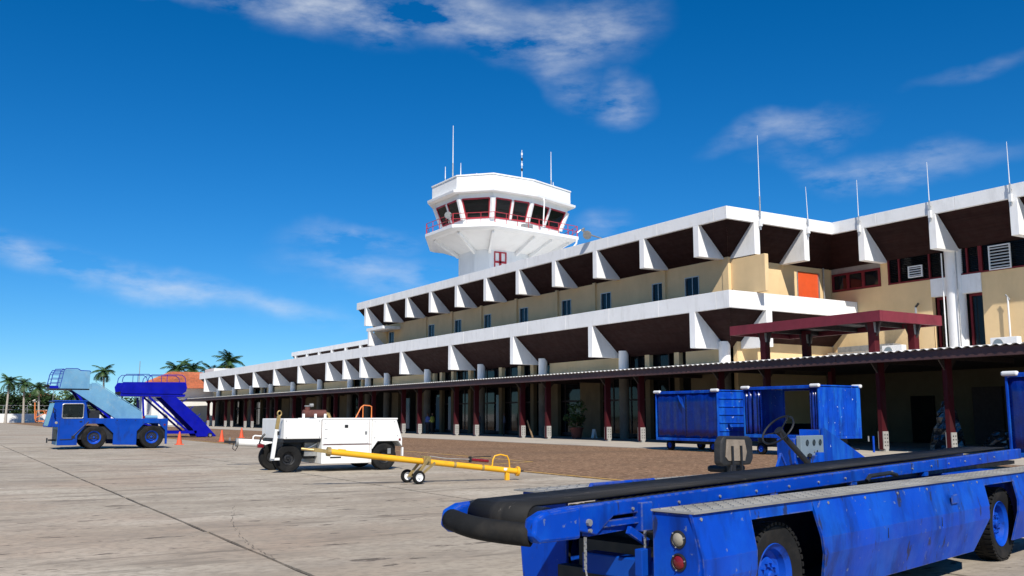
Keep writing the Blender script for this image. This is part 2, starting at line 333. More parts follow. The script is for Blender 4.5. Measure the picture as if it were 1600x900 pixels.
pv = struct(B(28.2, 38.6, -40, 165, -.3, .03), 'pavement', 'pave')
def line(pts, w, name='yellow_line', z=.011):
    mb = MB()
    for (a, b) in zip(pts[:-1], pts[1:]):
        p, q = Vector((*a, 0)), Vector((*b, 0)); s = (q - p).normalized().cross(Vector((0, 0, 1))) * w / 2
        mb.add([(*(p - s).xy, z), (*(q - s).xy, z), (*(q + s).xy, z), (*(p + s).xy, z)], [(0, 1, 2, 3)])
    return struct(mb, name, 'yellowline')
line([(13.85, -30), (13.85, 240)], .12)
line([(16.9, 26.0), (17.3, 33), (17.45, 40), (17.0, 62), (16.8, 120)], .12)
line([(16.9, 26.0), (15.2, 25.4), (13.95, 24.9)], .12)
line([(8.3, 44.9), (9.1, 44.9)], .28, z=.006)

ck = MB(); rr = random.Random(9); cp = [(4.44, 16), (3.8, 13.8), (3.45, 12.15), (3.28, 11.07), (3.2, 9.9)]
for (a, b) in zip(cp[:-1], cp[1:]):
    for k in range(12):
        t = k / 12; q = Vector((a[0] + (b[0] - a[0]) * t + rr.uniform(-.03, .03), a[1] + (b[1] - a[1]) * t, .0035)); w = rr.uniform(.001, .004); e = Vector((b[0] - a[0], b[1] - a[1], 0)) / 12.5
        ck.add([q - Vector((w, 0, 0)), q + Vector((w, 0, 0)), q + e + Vector((w, 0, 0)), q + e - Vector((w, 0, 0))], [(0, 1, 2, 3)])
o = ck.build('crack', 'joint', apron); o['kind'] = 'stuff'

# ------------------------------------------------------------------ terminal building
T = thing('terminal_building', 'long two storey tan airport terminal with white fascias and brown sloping soffits', 'terminal', (42, 95, 0))
XF, YF, XW, YW = 36.5, 36.4, 38.9, 38.8            # lower fascia and wall lines
XU, YU = 38.45, 38.35                               # upper wall lines
LEND, UEND = 155.0, 89.26
def fascia_run(axis, c, a0, a1, z0, z1, step=4.83, t=.18, first=None):
    p = a0
    cuts = [a0]
    q = a0 + (first or step)
    while q < a1 - .6: cuts.append(q); q += step
    cuts.append(a1)
    for u, v in zip(cuts[:-1], cuts[1:]):
        g = .008
        mb = B(c, c + t, u + g, v - g, z0, z1) if axis == 'y' else B(u + g, v - g, c, c + t, z0, z1)
        mb.build('fascia_panel', 'white', T, bevel=.012)
    (B(c + .03, c + t - .02, a0 + .02, a1 - .02, z0 + .02, z1 - .03) if axis == 'y' else B(a0 + .02, a1 - .02, c + .03, c + t - .02, z0 + .02, z1 - .03)).build('fascia_backing', 'darkframe', T)
# lower roof edge
fascia_run('y', XF, YF, LEND, 7.37, 8.33, first=1.0)
fascia_run('x', YF, XF + .19, 47.18, 7.37, 8.33, first=1.0)
# upper roof edge
fascia_run('y', XF, YF, UEND, 12.31, 13.02, first=1.0)
fascia_run('x', YF, XF + .19, 45.2, 12.31, 13.02, first=1.0)
fascia_run('y', 45.2, 14, YF + .18, 12.31, 13.02)
def soffit(prof, y0f, y1f, axis):
    lo = []; hi = []
    for d, z in prof:
        if axis == 'y': lo.append((XF + d, y0f(d), z)); hi.append((XF + d, y1f(d), z))
        else: lo.append((y0f(d), YF + d, z)); hi.append((y1f(d), YF + d, z))
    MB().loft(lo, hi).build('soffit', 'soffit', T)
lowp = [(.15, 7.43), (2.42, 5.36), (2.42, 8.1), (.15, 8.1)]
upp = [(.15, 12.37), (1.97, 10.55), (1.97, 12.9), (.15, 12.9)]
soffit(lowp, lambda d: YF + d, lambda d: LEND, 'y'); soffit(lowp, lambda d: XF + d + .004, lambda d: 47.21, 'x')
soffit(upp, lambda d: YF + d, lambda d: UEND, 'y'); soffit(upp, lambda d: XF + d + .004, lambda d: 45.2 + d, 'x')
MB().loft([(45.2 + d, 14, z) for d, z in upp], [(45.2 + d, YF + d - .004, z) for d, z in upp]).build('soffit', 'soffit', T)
# roof decks
B(38.3, 60, 38.2, 155, 7.9, 8.15).build('roof_deck', 'farwhite', T); B(38.4, 47.2, 38.3, UEND, 12.6, 12.86).build('roof_deck', 'farwhite', T); B(47, 62, 14, UEND, 12.6, 12.88).build('roof_deck', 'farwhite', T)
B(38.9, 60, 154.7, 155, 0, 8.1).build('end_wall', 'tan', T); B(38.5, 60, UEND - .3, UEND, 8.1, 12.6).build('end_wall', 'tan', T)
def bracket(axis, pos, zt, zb, w, th, c=None, flip=False):
    c = (XF if axis == 'y' else YF) if c is None else c
    pr = [(-.004, zt + .0), (-.004, zb), (w, zb), (w, zb + .12), (.16, zt + .14), (.12, zt)]
    pr = [(c + d, z) for d, z in pr]
    return MB().prism(pr, pos - th, pos, 'y' if axis == 'y' else 'x').build('bracket', 'white', T, bevel=.012)
for y in (39.59, 49.33, 59.14, 69.02, 78.64, 88.17, 92.78, 97.83, 107.1, 116.4, 125.3, 134.1, 143.1, 151.9):
    bracket('y', y, 7.37, 5.33, 2.40, .46)
for k in range(11): bracket('y', 39.1 + 4.81 * k, 12.31, 10.5, 1.92, .44)
for x in (39.02, 43.1): bracket('x', x, 12.31, 10.5, 1.92, .42)
bracket('x', 39.78, 7.37, 5.33, 2.40, .46)
for y in (34.6, 30.05, 25.57, 21.1, 16.6): bracket('y', y, 12.31, 10.42, 1.95, .42, 45.2)
# small lower step under the far end of the upper roof
B(36.5, 38.4, 82.6, 86.6, 9.9, 10.18).build('step_fascia', 'white', T, bevel=.01)
bracket('y', 86.2, 9.86, 8.42, 1.7, .44)
# roof of the set-back block beyond
fascia_run('y', 44.0, 90, 132, 10.1, 10.66); B(44.18, 60, 90, 131.9, 10.2, 10.5).build('roof_deck', 'plinth', T)
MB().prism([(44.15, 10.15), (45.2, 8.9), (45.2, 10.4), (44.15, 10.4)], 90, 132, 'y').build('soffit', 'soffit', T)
B(45.2, 45.5, 90, 131.8, 8.1, 10.2).build('wall', 'tan', T)
for k in range(9):
    MB().prism([(43.996, 10.1), (43.996, 8.85), (45.15, 8.85), (45.15, 9.0), (44.15, 10.2), (44.1, 10.1)], 130.6 - 4.8 * k - .44, 130.6 - 4.8 * k, 'y').build('bracket', 'white', T)
# upper walls with window openings
WIN = [(40.78, 42.01), (43.98, 45.06), (49.3, 50.43), (53.95, 55.1), (59.65, 60.85), (65.25, 66.35), (70.33, 71.5), (75.43, 76.6), (84.2, 85.4)]
y = YU
for a, b in WIN:
    B(XU, XU + .25, y, a, 8.1, 10.7).build('wall', 'tan', T); B(XU + .003, XU + .25, a, b, 9.82, 10.7).build('wall', 'tan', T); B(XU + .003, XU + .25, a, b, 8.1, 8.3).build('wall', 'tan', T)
    y = b
    wd = B(XU - .03, XU + .12, a, a + .05, 8.3, 9.82).box(XU - .03, XU + .12, b - .05, b, 8.3, 9.82).box(XU - .03, XU + .12, a + .05, b - .05, 9.77, 9.82).box(XU - .03, XU + .12, a + .05, b - .05, 8.3, 8.35)
    wd.box(XU + .02, XU + .1, (a + b) / 2 - .025, (a + b) / 2 + .025, 8.35, 9.77)
    wo = wd.build('window', 'metal', T)
    for i in (0, 1):
        p, q = (a + .05, (a + b) / 2 - .025) if i == 0 else ((a + b) / 2 + .025, b - .05)
        B(XU + .05 + i * .02, XU + .056 + i * .02, p, q, 8.35, 9.77).build('pane', 'glass', wo)
    B(XU + .24, XU + .28, a, b, 8.3, 9.82).build('blind', 'dark', T)
B(XU, XU + .25, y, UEND - .3, 8.1, 10.7).build('wall', 'tan', T)
for y in (43.81, 51.05, 55.62, 61.25, 66.75, 71.95, 77.0, 85.85):
    B(XU - .16, XU + .02, y - .14, y + .14, 8.12, 10.62).build('pilaster', 'tan', T, bevel=.01)
# corner post, projecting fin wall and the wall with the orange door
B(XU - .04, XU + .5, YU - .04, YU + .45, 8.12, 10.66).build('corner_post', 'tan', T, bevel=.015)
B(38.62, 38.9, 35.72, YU - .05, 8.345, 10.44).build('fin_wall', 'tan', T, bevel=.015)
B(XU + .5, 44.2, YU, YU + .25, 8.1, 10.7).build('wall', 'tan', T); B(46.15, 47.25, YU, YU + .25, 8.1, 10.7).build('wall', 'tan', T)
B(44.2, 46.15, YU + .004, YU + .25, 10.25, 10.7).build('wall', 'tan', T)
dr = B(44.24, 46.1, YU + .03, YU + .1, 8.16, 10.22).build('door', 'orange', T, bevel=.01)
B(44.16, 44.24, YU - .03, YU + .12, 8.16, 10.25).box(46.1, 46.18, YU - .03, YU + .12, 8.16, 10.25).build('frame', 'metal', dr)
MB().tube([(46.5, YU - .08, 8.2), (46.5, YU - .08, 10.6)], .05, 8).build('downpipe', 'metal', T, smooth=True)
MB().tube([(38.75, YU - .25, 10.4), (38.72, YU - .1, 9.6), (38.62, YU - .09, 8.6), (38.5, YU - .1, 8.2)], .018, 6).build('cable', 'dark', T)
# wing wall
XG = 47.2
def wall2(y0, y1, z0, z1, m='tan', x0=XG, x1=XG + .3, nm='wall'): return B(x0, x1, y0, y1, z0, z1).build(nm, m, T)
wall2(31.46, YU, 3.4, 9.1); wall2(14, 28.5, 3.4, 9.1)
wall2(34.2, 34.68, 9.1, 10.62); wall2(38.22, YU, 9.1, 10.62); wall2(34.68, 38.22, 10.22, 10.62, 'plinth')
wall2(28.5, 31.46, 8.1, 9.1, 'white', XG - .06, XG + .35, 'spandrel')
MB().cyl((XG + .15, 30.08, 3.4), (XG + .15, 30.08, 10.6), .5, 28).build('column', 'white', T, smooth=True)
for k, y in enumerate((29.66, 29.98, 30.5)): MB().tube([(XG - .36 + .1 * (k % 2), y, 3.9), (XG - .36 + .1 * (k % 2), y, 10.4)], .035, 8).build('conduit', 'white' if k else 'metal', T, smooth=True)
wr = B(XG - .04, XG + .1, 34.7, 38.2, 9.12, 9.24).box(XG - .04, XG + .1, 34.7, 38.2, 10.1, 10.22)
for a, b in ((34.7, 34.85), (35.8, 36.0), (36.9, 37.1), (38.05, 38.2)): wr.box(XG - .04, XG + .1, a, b, 9.24, 10.1)
wr = wr.build('window', 'redframe', T)
for a, b in ((34.85, 35.8), (36.0, 36.9), (37.1, 38.05)): B(XG + .03, XG + .04, a, b, 9.24, 10.1).build('pane', 'glass', wr)
for (a, b, cuts) in ((31.46, 34.2, (31.46, 33.4, 34.1)), (28.5, 31.46, (28.5, 29.2)), (14, 28.5, (28.4, 24.5, 21))):
    f = B(XG - .02, XG + .1, a, b, 9.1, 9.19)
    for c in cuts: f.box(XG - .02, XG + .1, c, c + .09, 9.19, 10.6)
    f = f.build('window', 'redframe', T)
    B(XG + .12, XG + .13, a, b, 9.19, 10.62).build('pane', 'glass', f)
    sl_ = MB(); z = 9.26
    while z < 10.5: sl_.obox((XG + .07, (a + b) / 2, z), (0, (b - a) / 2, 0), (.035, 0, .025), (.002, 0, -.003)); z += .1
    sl_.build('louvre', 'dark', f)
for (a, b, z0, z1) in ((31.89, 32.79, 9.33, 10.0), (26.77, 27.96, 9.14, 10.44)):
    gr = B(XG - .12, XG - .04, a, a + .06, z0, z1).box(XG - .12, XG - .04, b - .06, b, z0, z1).box(XG - .12, XG - .04, a + .06, b - .06, z0, z0 + .06).box(XG - .12, XG - .04, a + .06, b - .06, z1 - .06, z1).build('ventilation_grille', 'plastic', T)
    k = 5 if z1 - z0 < 1 else 8
    for i in range(1, k):
        z = z0 + (z1 - z0) * i / k
        MB().obox((XG - .08, (a + b) / 2, z), (0, (b - a) / 2 - .06, 0), (.04, 0, .03), (.006, 0, -.008)).build('slat', 'plastic', gr)
for a, b in ((30.6, 31.44), (28.52, 29.5)):
    d = B(XG + .42, XG + .55, a, a + .12, 3.4, 8.1).box(XG + .42, XG + .55, b - .12, b, 3.4, 8.1).box(XG + .42, XG + .55, a + .12, b - .12, 5.0, 5.12).box(XG + .42, XG + .55, a + .12, b - .12, 7.95, 8.1).build('window', 'redframe', T)
    B(XG + .5, XG + .51, a + .12, b - .12, 5.12, 7.95).build('pane', 'glass', d); B(XG + .48, XG + .5, a + .12, b - .12, 3.4, 5.0).build('lower_panel', 'redframe', d)
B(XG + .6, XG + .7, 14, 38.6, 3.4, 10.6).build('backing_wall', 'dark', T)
# ground floor behind the walkway
for y in (38.95, 48.2, 57.8, 67.0, 76.9, 85.9, 90.7, 95.6, 105.0, 114.6, 123.6, 132.6, 141.6, 150.6):
    MB().cyl((38.55, y, 4.0), (38.55, y, 5.75), .33, 24).build('column', 'white', T, smooth=True); MB().cyl((38.55, y, .03), (38.55, y, 3.998), .33, 24).build('column_shaft', 'shadecol', T, smooth=True)
SOLID = [(39.4, 42.6), (48.6, 57.4), (76.2, 85.5), (86.4, 90.2), (96, 104.6), (105.4, 114.2), (115, 123.2), (133, 141.2), (142, 150.2), (151, 154.7)]
for a, b in SOLID: B(XW, XW + .3, a, b, 4.35, 5.75).build('wall', 'tan', T)
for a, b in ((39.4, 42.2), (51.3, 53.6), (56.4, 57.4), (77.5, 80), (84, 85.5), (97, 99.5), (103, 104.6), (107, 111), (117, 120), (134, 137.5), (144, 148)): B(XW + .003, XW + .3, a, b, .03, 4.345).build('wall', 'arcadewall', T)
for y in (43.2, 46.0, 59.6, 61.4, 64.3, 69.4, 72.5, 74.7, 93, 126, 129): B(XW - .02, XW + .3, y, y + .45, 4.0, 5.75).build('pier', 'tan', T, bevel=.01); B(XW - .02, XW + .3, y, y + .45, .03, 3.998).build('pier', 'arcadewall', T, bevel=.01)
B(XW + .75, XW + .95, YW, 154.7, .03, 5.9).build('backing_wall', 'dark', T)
B(39.0, 48, 38.4, 38.7, .03, 5.75).build('wall', 'tan', T)
for y in [42.7 + 1.9 * k for k in range(58)]:
    if any(a - .3 < y < b + .3 for a, b in SOLID if a != 48.6): continue
    fr = B(XW + .42, XW + .52, y, y + .08, .1, 5.7).box(XW + .42, XW + .52, y + .08, y + 1.9, .1, .35).box(XW + .42, XW + .52, y + .08, y + 1.9, 2.5, 2.62).build('window', 'darkframe', T)
    B(XW + .46, XW + .47, y + .08, y + 1.9, .35, 2.5).build('pane', 'glass', fr); B(XW + .465, XW + .475, y + .08, y + 1.9, 2.62, 5.6).build('pane', 'glass', fr)
for y in (72.9, 75.3, 64.6, 81.6): B(XW + .1, XW + .16, y, y + .75, .3, 3.2).build('door_glass', 'blueglass', T)
# recess under the wing
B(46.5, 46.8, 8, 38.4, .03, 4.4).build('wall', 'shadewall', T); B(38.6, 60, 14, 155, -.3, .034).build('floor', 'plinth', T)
B(46.3, 46.5, 27.3, 28.9, .03, 3.0).build('roller_door', 'darkframe', T)
for y in (31.2, 20.5): B(46.38, 46.5, y, y + 1.4, .03, 2.6).build('door', 'dark', T)

# ------------------------------------------------------------------ covered walkway
K = thing('covered_walkway', 'brown steel canopy with ribbed pale roof sheets on maroon posts along the terminal', 'canopy', (34.2, 80, 0))
CX0, CZ = 33.2, 3.70
y = 8.0
while y < 160:
    y2 = min(y + 9.45, 160); B(CX0, CX0 + .16, y + .006, y2 - .006, CZ, CZ + .36).build('edge_beam', 'brown', K, bevel=.01); y = y2
rs = MB(); y = 8.0; prof = []
while y < 160:
    prof += [(y, 0), (y + .10, .055), (y + .22, .055), (y + .32, 0)]; y += .37
def roof_sheet(x0, x1, z0, z1, pr, nm='roof_sheet'):
    mb = MB(); k = len(pr); vs = []
    for dz in (0, -.012):
        vs += [(x0, y, z0 + h + dz) for y, h in pr] + [(x1, y, z1 + h + dz) for y, h in pr]
    f = []
    for i in range(k - 1):
        f += [(i, i + 1, k + i + 1, k + i), (2 * k + i, 3 * k + i, 3 * k + i + 1, 2 * k + i + 1), (i, 2 * k + i, 2 * k + i + 1, i + 1), (k + i, k + i + 1, 3 * k + i + 1, 3 * k + i)]
    return mb.add(vs, f).build(nm, 'sheet', K)
roof_sheet(CX0 - .12, 38.9, CZ + .375, CZ + .62, [p for p in prof if p[0] > 38.6]); roof_sheet(CX0 - .12, 47.1, CZ + .375, CZ + .95, [p for p in prof if p[0] <= 38.7])
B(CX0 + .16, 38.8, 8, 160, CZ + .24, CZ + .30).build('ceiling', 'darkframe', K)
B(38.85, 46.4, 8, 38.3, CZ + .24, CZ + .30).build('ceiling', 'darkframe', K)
y = 22.3; posts = []
while y < 140: posts += [y, y + 3.1]; y += 9.45
for i, y in enumerate(posts):
    p = MB().prism([(33.98, .1), (34.34, .1), (34.34, 3.95), (33.98, 3.95)], y - .09, y + .09, 'y')
    p = p.build('post', 'postpaint', K)
    for s in (-1, 1): MB().prism([(34.345 if s > 0 else 33.975, 3.3), (34.345 if s > 0 else 33.975, 3.72), (34.75 if s > 0 else 33.6, 3.72)], y - .03, y + .03, 'y').build('brace', 'darkframe', p)
    bp = MB()
    bp.box(33.99, 34.33, y - .13, y - .092, .14, .86).box(33.99, 34.33, y + .092, y + .13, .14, .86).box(34.06, 34.26, y - .16, y + .16, .03, .14)
    bp = bp.build('base_plate', 'basegrey', p)
    bt = MB()
    for zz in (.28, .42, .58, .72):
        for xx in (34.08, 34.24): bt.cyl((xx, y - .15, zz), (xx, y - .13, zz), .026, 6)
    bt = bt.build('bolt', 'black', p); bt['kind'] = 'stuff'
    B(34.0, 38.8, y - .07, y + .07, CZ + .02, CZ + .23).build('rafter', 'darkframe', K)
# back row of posts by the pavement under the wing
for y in (25.4, 31.75): B(38.7, 39.0, y - .12, y + .12, .03, 3.94).build('post', 'maroon', K)

# maroon roof raised above the walkway
P_ = thing('raised_porch_roof', 'flat maroon roof frame on posts rising above the walkway canopy', 'porch roof', (36.6, 30, 4.1))
fb = B(34.5, 34.66, 25.5, 29.9, 5.58, 6.04); fb.build('fascia_board', 'maroonroof', P_, bevel=.008); B(34.5, 34.66, 29.912, 34.45, 5.58, 6.04).build('fascia_board', 'maroonroof', P_, bevel=.008)
B(34.67, 38.9, 25.5, 25.66, 5.58, 6.04).build('fascia_board', 'maroonroof', P_, bevel=.008); B(34.67, 38.9, 34.29, 34.45, 5.58, 6.04).build('fascia_board', 'maroonroof', P_, bevel=.008); B(38.74, 38.9, 25.67, 34.28, 5.58, 6.04).build('fascia_board', 'maroonroof', P_)
B(34.66, 38.74, 25.66, 34.29, 5.82, 5.98).build('roof_deck', 'darkframe', P_)
for x, y in ((35.2, 32.75), (35.2, 26.4), (37.6, 32.2), (37.6, 26.1)):
    p = B(x - .17, x + .17, y - .17, y + .17, 4.1, 5.8).build('post', 'maroon', P_, bevel=.01)
    MB().prism([(y - .171, 5.0), (y - .171, 5.62), (y - .42, 5.62)], x - .06, x + .06, 'x').prism([(y + .171, 5.0), (y + .171, 5.62), (y + .42, 5.62)], x - .06, x + .06, 'x').build('brace', 'darkframe', p)
    MB().prism([(x - .16, 5.15), (x + .16, 5.15), (x + .26, 5.6), (x - .2, 5.6)], y - .2, y - .175, 'y').build('gusset_plate', 'steel', p)
for y in (27.5, 30, 32.4): B(34.68, 38.72, y - .06, y + .06, 5.62, 5.81).build('joist', 'darkframe', P_)

# ------------------------------------------------------------------ control tower
TW = thing('control_tower', 'white angular airport control tower with red window frames and railed gallery', 'control tower', (46.5, 78, 8.1))
PA = [(40.5, 80.3), (40.5, 75.2), (43.0, 72.6), (47.55, 72.7), (53.25, 74.7), (54.2, 82), (51, 84.2), (43.6, 84.2)]
GA = [(39.35, 79.4), (39.35, 73.9), (42.3, 71.1), (47.6, 71.75), (52.7, 72.6), (55.6, 75), (55.8, 83), (52, 86), (43.2, 86)]
SH = offset(PA, -2.55); SH2 = [SH[0], SH[1], SH[2], SH[3], SH[4], SH[5], SH[6], SH[7]]
MB().loft(at(SH, 8.1), at(SH, 17.25)).build('shaft', 'tower', TW)
GAo = [(39.35, 79.4), (39.35, 73.9), (42.3, 71.1), (47.6, 71.75), (52.7, 72.6), (55.8, 83), (52, 86), (43.2, 86)]
GAi = offset(GAo, -.9)
MB().loft(at(SH, 17.25), at(GAi, 18.45), cap=False).build('flared_underside', 'tower', TW)
MB().loft(at(offset(GAo, -.45), 18.44), at(GAo, 18.62)).build('gallery_beam', 'tower', TW, bevel=.02)
MB().loft(at(GAo, 18.62), at(GAo, 18.92)).build('gallery_slab', 'tower', TW, bevel=.02)
def rib(p, q):
    p0 = Vector((*p, 17.0)); q0 = Vector((*q, 18.36)); MB().bar(p0, q0, .22, .36).build('rib', 'tower', TW, bevel=.02)
def lerp(a, b, t): return (a[0] + (b[0] - a[0]) * t, a[1] + (b[1] - a[1]) * t)
for i in range(0, 5): rib(SH[i], GAi[i])
for i, t in ((3, .5),): rib(lerp(SH[i], SH[i + 1], t), lerp(GAi[i], GAi[i + 1], t))
CB = offset(PA, -.95); CT = offset(PA, -.32)
MB().loft(at(CB, 18.92), at(CB, 19.98)).build('cab_base', 'tower', TW, bevel=.02)
MB().loft(at(offset(CT, .06), 21.72), at(offset(CT, .06), 22.25)).build('window_head', 'tower', TW, bevel=.02)
MB().loft(at(offset(PA, .42), 22.25), at(offset(PA, .46), 22.5)).build('eave', 'tower', TW, bevel=.02)
MB().loft(at(PA, 22.5), at(PA, 23.86)).build('parapet', 'tower', TW, bevel=.02)
MB().loft(at(offset(PA, .07), 23.86), at(offset(PA, .07), 24.0)).build('coping', 'tower', TW, bevel=.02)
MB().loft(at(offset(CB, -.3), 19.98), at(offset(CB, -.3), 20.02)).build('cab_floor', 'dark', TW)
MB().loft(at(offset(CT, -.1), 21.66), at(offset(CT, -.1), 21.715)).build('cab_ceiling', 'dark', TW)
B(45, 50, 77, 80, 20.02, 21.6).build('cab_core', 'dark', TW)
cn = MB().loft(at(offset(CB, -.9), 20.02), at(offset(CB, -.6), 20.55)).build('control_desk', 'dark', TW)
nw = [2, 1, 2, 2, 2, 1, 2, 1]
for i in range(8):
    b0, b1, t0, t1 = CB[i], CB[(i + 1) % 8], CT[i], CT[(i + 1) % 8]
    Lb = (Vector(b1) - Vector(b0)).length; k = nw[i]; m = .28 / Lb
    for j in range(k):
        u0 = m + (1 - 2 * m) * j / k + (.13 / Lb if j else 0); u1 = m + (1 - 2 * m) * (j + 1) / k - (.13 / Lb if j < k - 1 else 0)
        z0, z1 = 19.99, 21.71
        c = [Vector((*lerp(b0, b1, u0), z0)), Vector((*lerp(b0, b1, u1), z0)), Vector((*lerp(t0, t1, u1), z1)), Vector((*lerp(t0, t1, u0), z1))]
        f = MB()
        for a, b in ((0, 1), (1, 2), (2, 3), (3, 0)): f.bar(c[a], c[b], .13, .13)
        f = f.build('window', 'red', TW)
        nn = (c[1] - c[0]).cross(c[3] - c[0]).normalized() * .008
        MB().add([p - nn for p in c] + [p + nn for p in c], [(0, 1, 2, 3), (7, 6, 5, 4), (0, 4, 5, 1), (1, 5, 6, 2), (2, 6, 7, 3), (3, 7, 4, 0)]).build('pane', 'clear', f)
        if j < k - 1:
            um = u1 + .13 / Lb; p, q = Vector((*lerp(b0, b1, um), z0)), Vector((*lerp(t0, t1, um), z1)); d = Vector((b1[0] - b0[0], b1[1] - b0[1], 0)).normalized()
            MB().obox((p + q) / 2, (q - p) / 2, d * .12, d.cross(q - p).normalized() * .12).build('mullion', 'tower', TW)
    p, q = Vector((*b0, 19.95)), Vector((*t0, 21.75)); MB().tube([p, q], .27, 8).build('mullion', 'tower', TW)
# railing
RL = offset(GAo, -.12)
for i in range(5):
    a, b = RL[i], RL[i + 1]; Ln = (Vector(b) - Vector(a)).length; k = max(2, round(Ln / 1.35))
    rl = MB()
    for z in (19.45, 19.95): rl.tube([(*a, z), (*b, z)], .03, 6)
    rl.build('rail', 'red', TW)
    for j in range(k + (1 if i == 4 else 0)):
        p = lerp(a, b, j / k); MB().tube([(*p, 18.9), (*p, 19.97)], .03 if j else .05, 6).build('baluster', 'red', TW)
a, b = RL[0], RL[-1]; MB().tube([(*a, 19.45), (*lerp(a, b, .6), 19.45)], .03, 6).tube([(*a, 19.95), (*lerp(a, b, .6), 19.95)], .03, 6).build('rail', 'red', TW)
# red door in the shaft, pipe, air conditioner on the gallery
fy = SH[2][1] - .05
d = B(44.6, 44.72, fy, fy + .2, 15.3, 17.1).box(45.85, 45.97, fy, fy + .2, 15.3, 17.1).box(44.72, 45.85, fy, fy + .2, 16.98, 17.1).box(44.72, 45.85, fy + .02, fy + .2, 16.0, 16.2).box(45.16, 45.40, fy + .02, fy + .2, 15.3, 16.98).build('door', 'red', TW)
for x0, x1 in ((44.72, 45.2), (45.36, 45.85)):
    for z0, z1 in ((15.3, 16.0), (16.2, 16.98)): B(x0, x1, fy + .1, fy + .14, z0, z1).build('pane', 'farwhite', d)
MB().tube([(48.6, 72.62, 22.3), (48.55, 72.4, 21.9), (48.5, 72.6, 18.95)], .07, 8).build('downpipe', 'plastic', TW, smooth=True)
MB().tube([(52.4, 72.45, 18.7), (52.35, 72.5, 18.2), (51.6, 73.2, 17.0), (51.4, 73.6, 15)], .09, 8).build('downpipe', 'plastic', TW, smooth=True)
B(46.2, 47.3, 72.5, 72.95, 18.93, 19.5).build('air_conditioner_box', 'steel', TW, bevel=.02)
MB().tube([(47.55, 72.7, 23.86), (47.55, 72.7, 23.9)], .05, 6)

# antennas and lamps
def antenna(name, label, x, y, z0, z1, r=.03, base=.06, tubes=None, grp='antennas on the roofs', lean=0, cat='antenna'):
    t = thing(name, label, cat, (x, y, z0), 0, grp)
    zb = z0 + (z1 - z0) * .35
    MB().tube([(x, y, z0), (x, y, zb)], base, 8).build('mast', 'metal', t, smooth=True)
    MB().tube([(x, y, zb - .02), (x - lean, y, z1)], [r, r * .5], 6).build('whip', 'plastic', t)
    return t
tx = [(702.5, 0)]
antenna('whip_antenna', 'tallest whip antenna, at the left corner of the control tower roof', 41.3, 77.5, 23.8, 29.6, .05, .075)
antenna('stub_antenna', 'short banded antenna just left of the tallest tower mast', 40.9, 78.3, 23.8, 25.6, .05, .05)
antenna('stub_antenna', 'short banded antenna just right of the tallest tower mast', 41.9, 77.0, 23.8, 25.8, .05, .06)
antenna('stub_antenna', 'smallest stub antenna standing alone on the tower roof left of centre', 43.4, 76.5, 23.8, 24.9, .06, .06)
a = antenna('banded_antenna', 'black and white banded antenna in the middle of the tower roof', 49.3, 77.6, 23.8, 28.4, .05, .04)
for k in range(4): MB().tube([(49.3, 77.6, 26.2 + .55 * k), (49.3, 77.6, 26.45 + .55 * k)], .09, 8).build('band', 'plastic' if k % 2 else 'black', a)
antenna('whip_antenna', 'tall whip antenna at the right end of the control tower roof', 52.2, 76.6, 23.8, 28.4, .05, .07)
antenna('stub_antenna', 'short dark banded antenna beside the right tower whip', 52.6, 76.8, 23.8, 25.3, .06, .06)
def edge_antenna(label, x, y, z1, dx, dy, lean):
    t = antenna('edge_antenna', label, x, y, 11.9, z1, .025, .045, lean=lean)
    mb = MB()
    for z in (12.05, 12.75): mb.bar((x, y, z), (x + dx, y + dy, z), .05)
    mb.build('clamp', 'metal', t)
    MB().box(x - .08, x + .08, y - .08, y + .08, 12.1, 12.5).build('coil_box', 'plastic', t, bevel=.01)
edge_antenna('tall antenna clamped to the fascia beside the corner of the terminal upper roof', 39.0, 36.28, 17.4, 0, .13, .0)
edge_antenna('antenna clamped to the fascia left of the inner corner where the wing begins', 42.95, 36.28, 14.9, 0, .13, .08)
edge_antenna('antenna clamped to the wing fascia nearest the inner corner', 45.08, 34.4, 15.2, .13, 0, .0)
edge_antenna('antenna clamped to the middle of the three wing brackets in view', 45.08, 29.85, 15.2, .13, 0, .0)
edge_antenna('antenna clamped to the wing fascia at the right edge of the picture', 45.08, 25.4, 15.2, .13, 0, .0)
def flood(label, x, y, z, r, d, back):
    t = thing('floodlight', label, 'floodlight', (x, y, z - .4)); p = Vector((x, y, z)); d = Vector(d).normalized(); 
    MB().tube([p, p - d * r * .35, p - d * r * .8, p - d * r * 1.3], [r, r * .86, r * .35, r * .28], 20).build('reflector', 'metal', t, smooth=True)
    MB().tube([p + d * .01, p + d * .03], r * .93, 20).build('lens', 'steel', t)
    MB().tube([p - d * r * 1.2, Vector(back)], .05, 6).build('arm', 'metal', t)
flood('large round floodlight on an arm above the terminal upper fascia', 36.2, 48.9, 13.42, .30, (-.75, -.55, -.28), (36.7, 48.0, 13.1))
flood('round lamp on the left side of the control tower gallery rail', 39.3, 74.6, 19.9, .34, (-.6, -.75, -.1), (39.7, 75.2, 19.3))
flood('small horn shaped lamp at the right end of the tower gallery rail', 53.2, 72.4, 19.6, .25, (.6, -.75, -.15), (52.6, 72.7, 19.3))

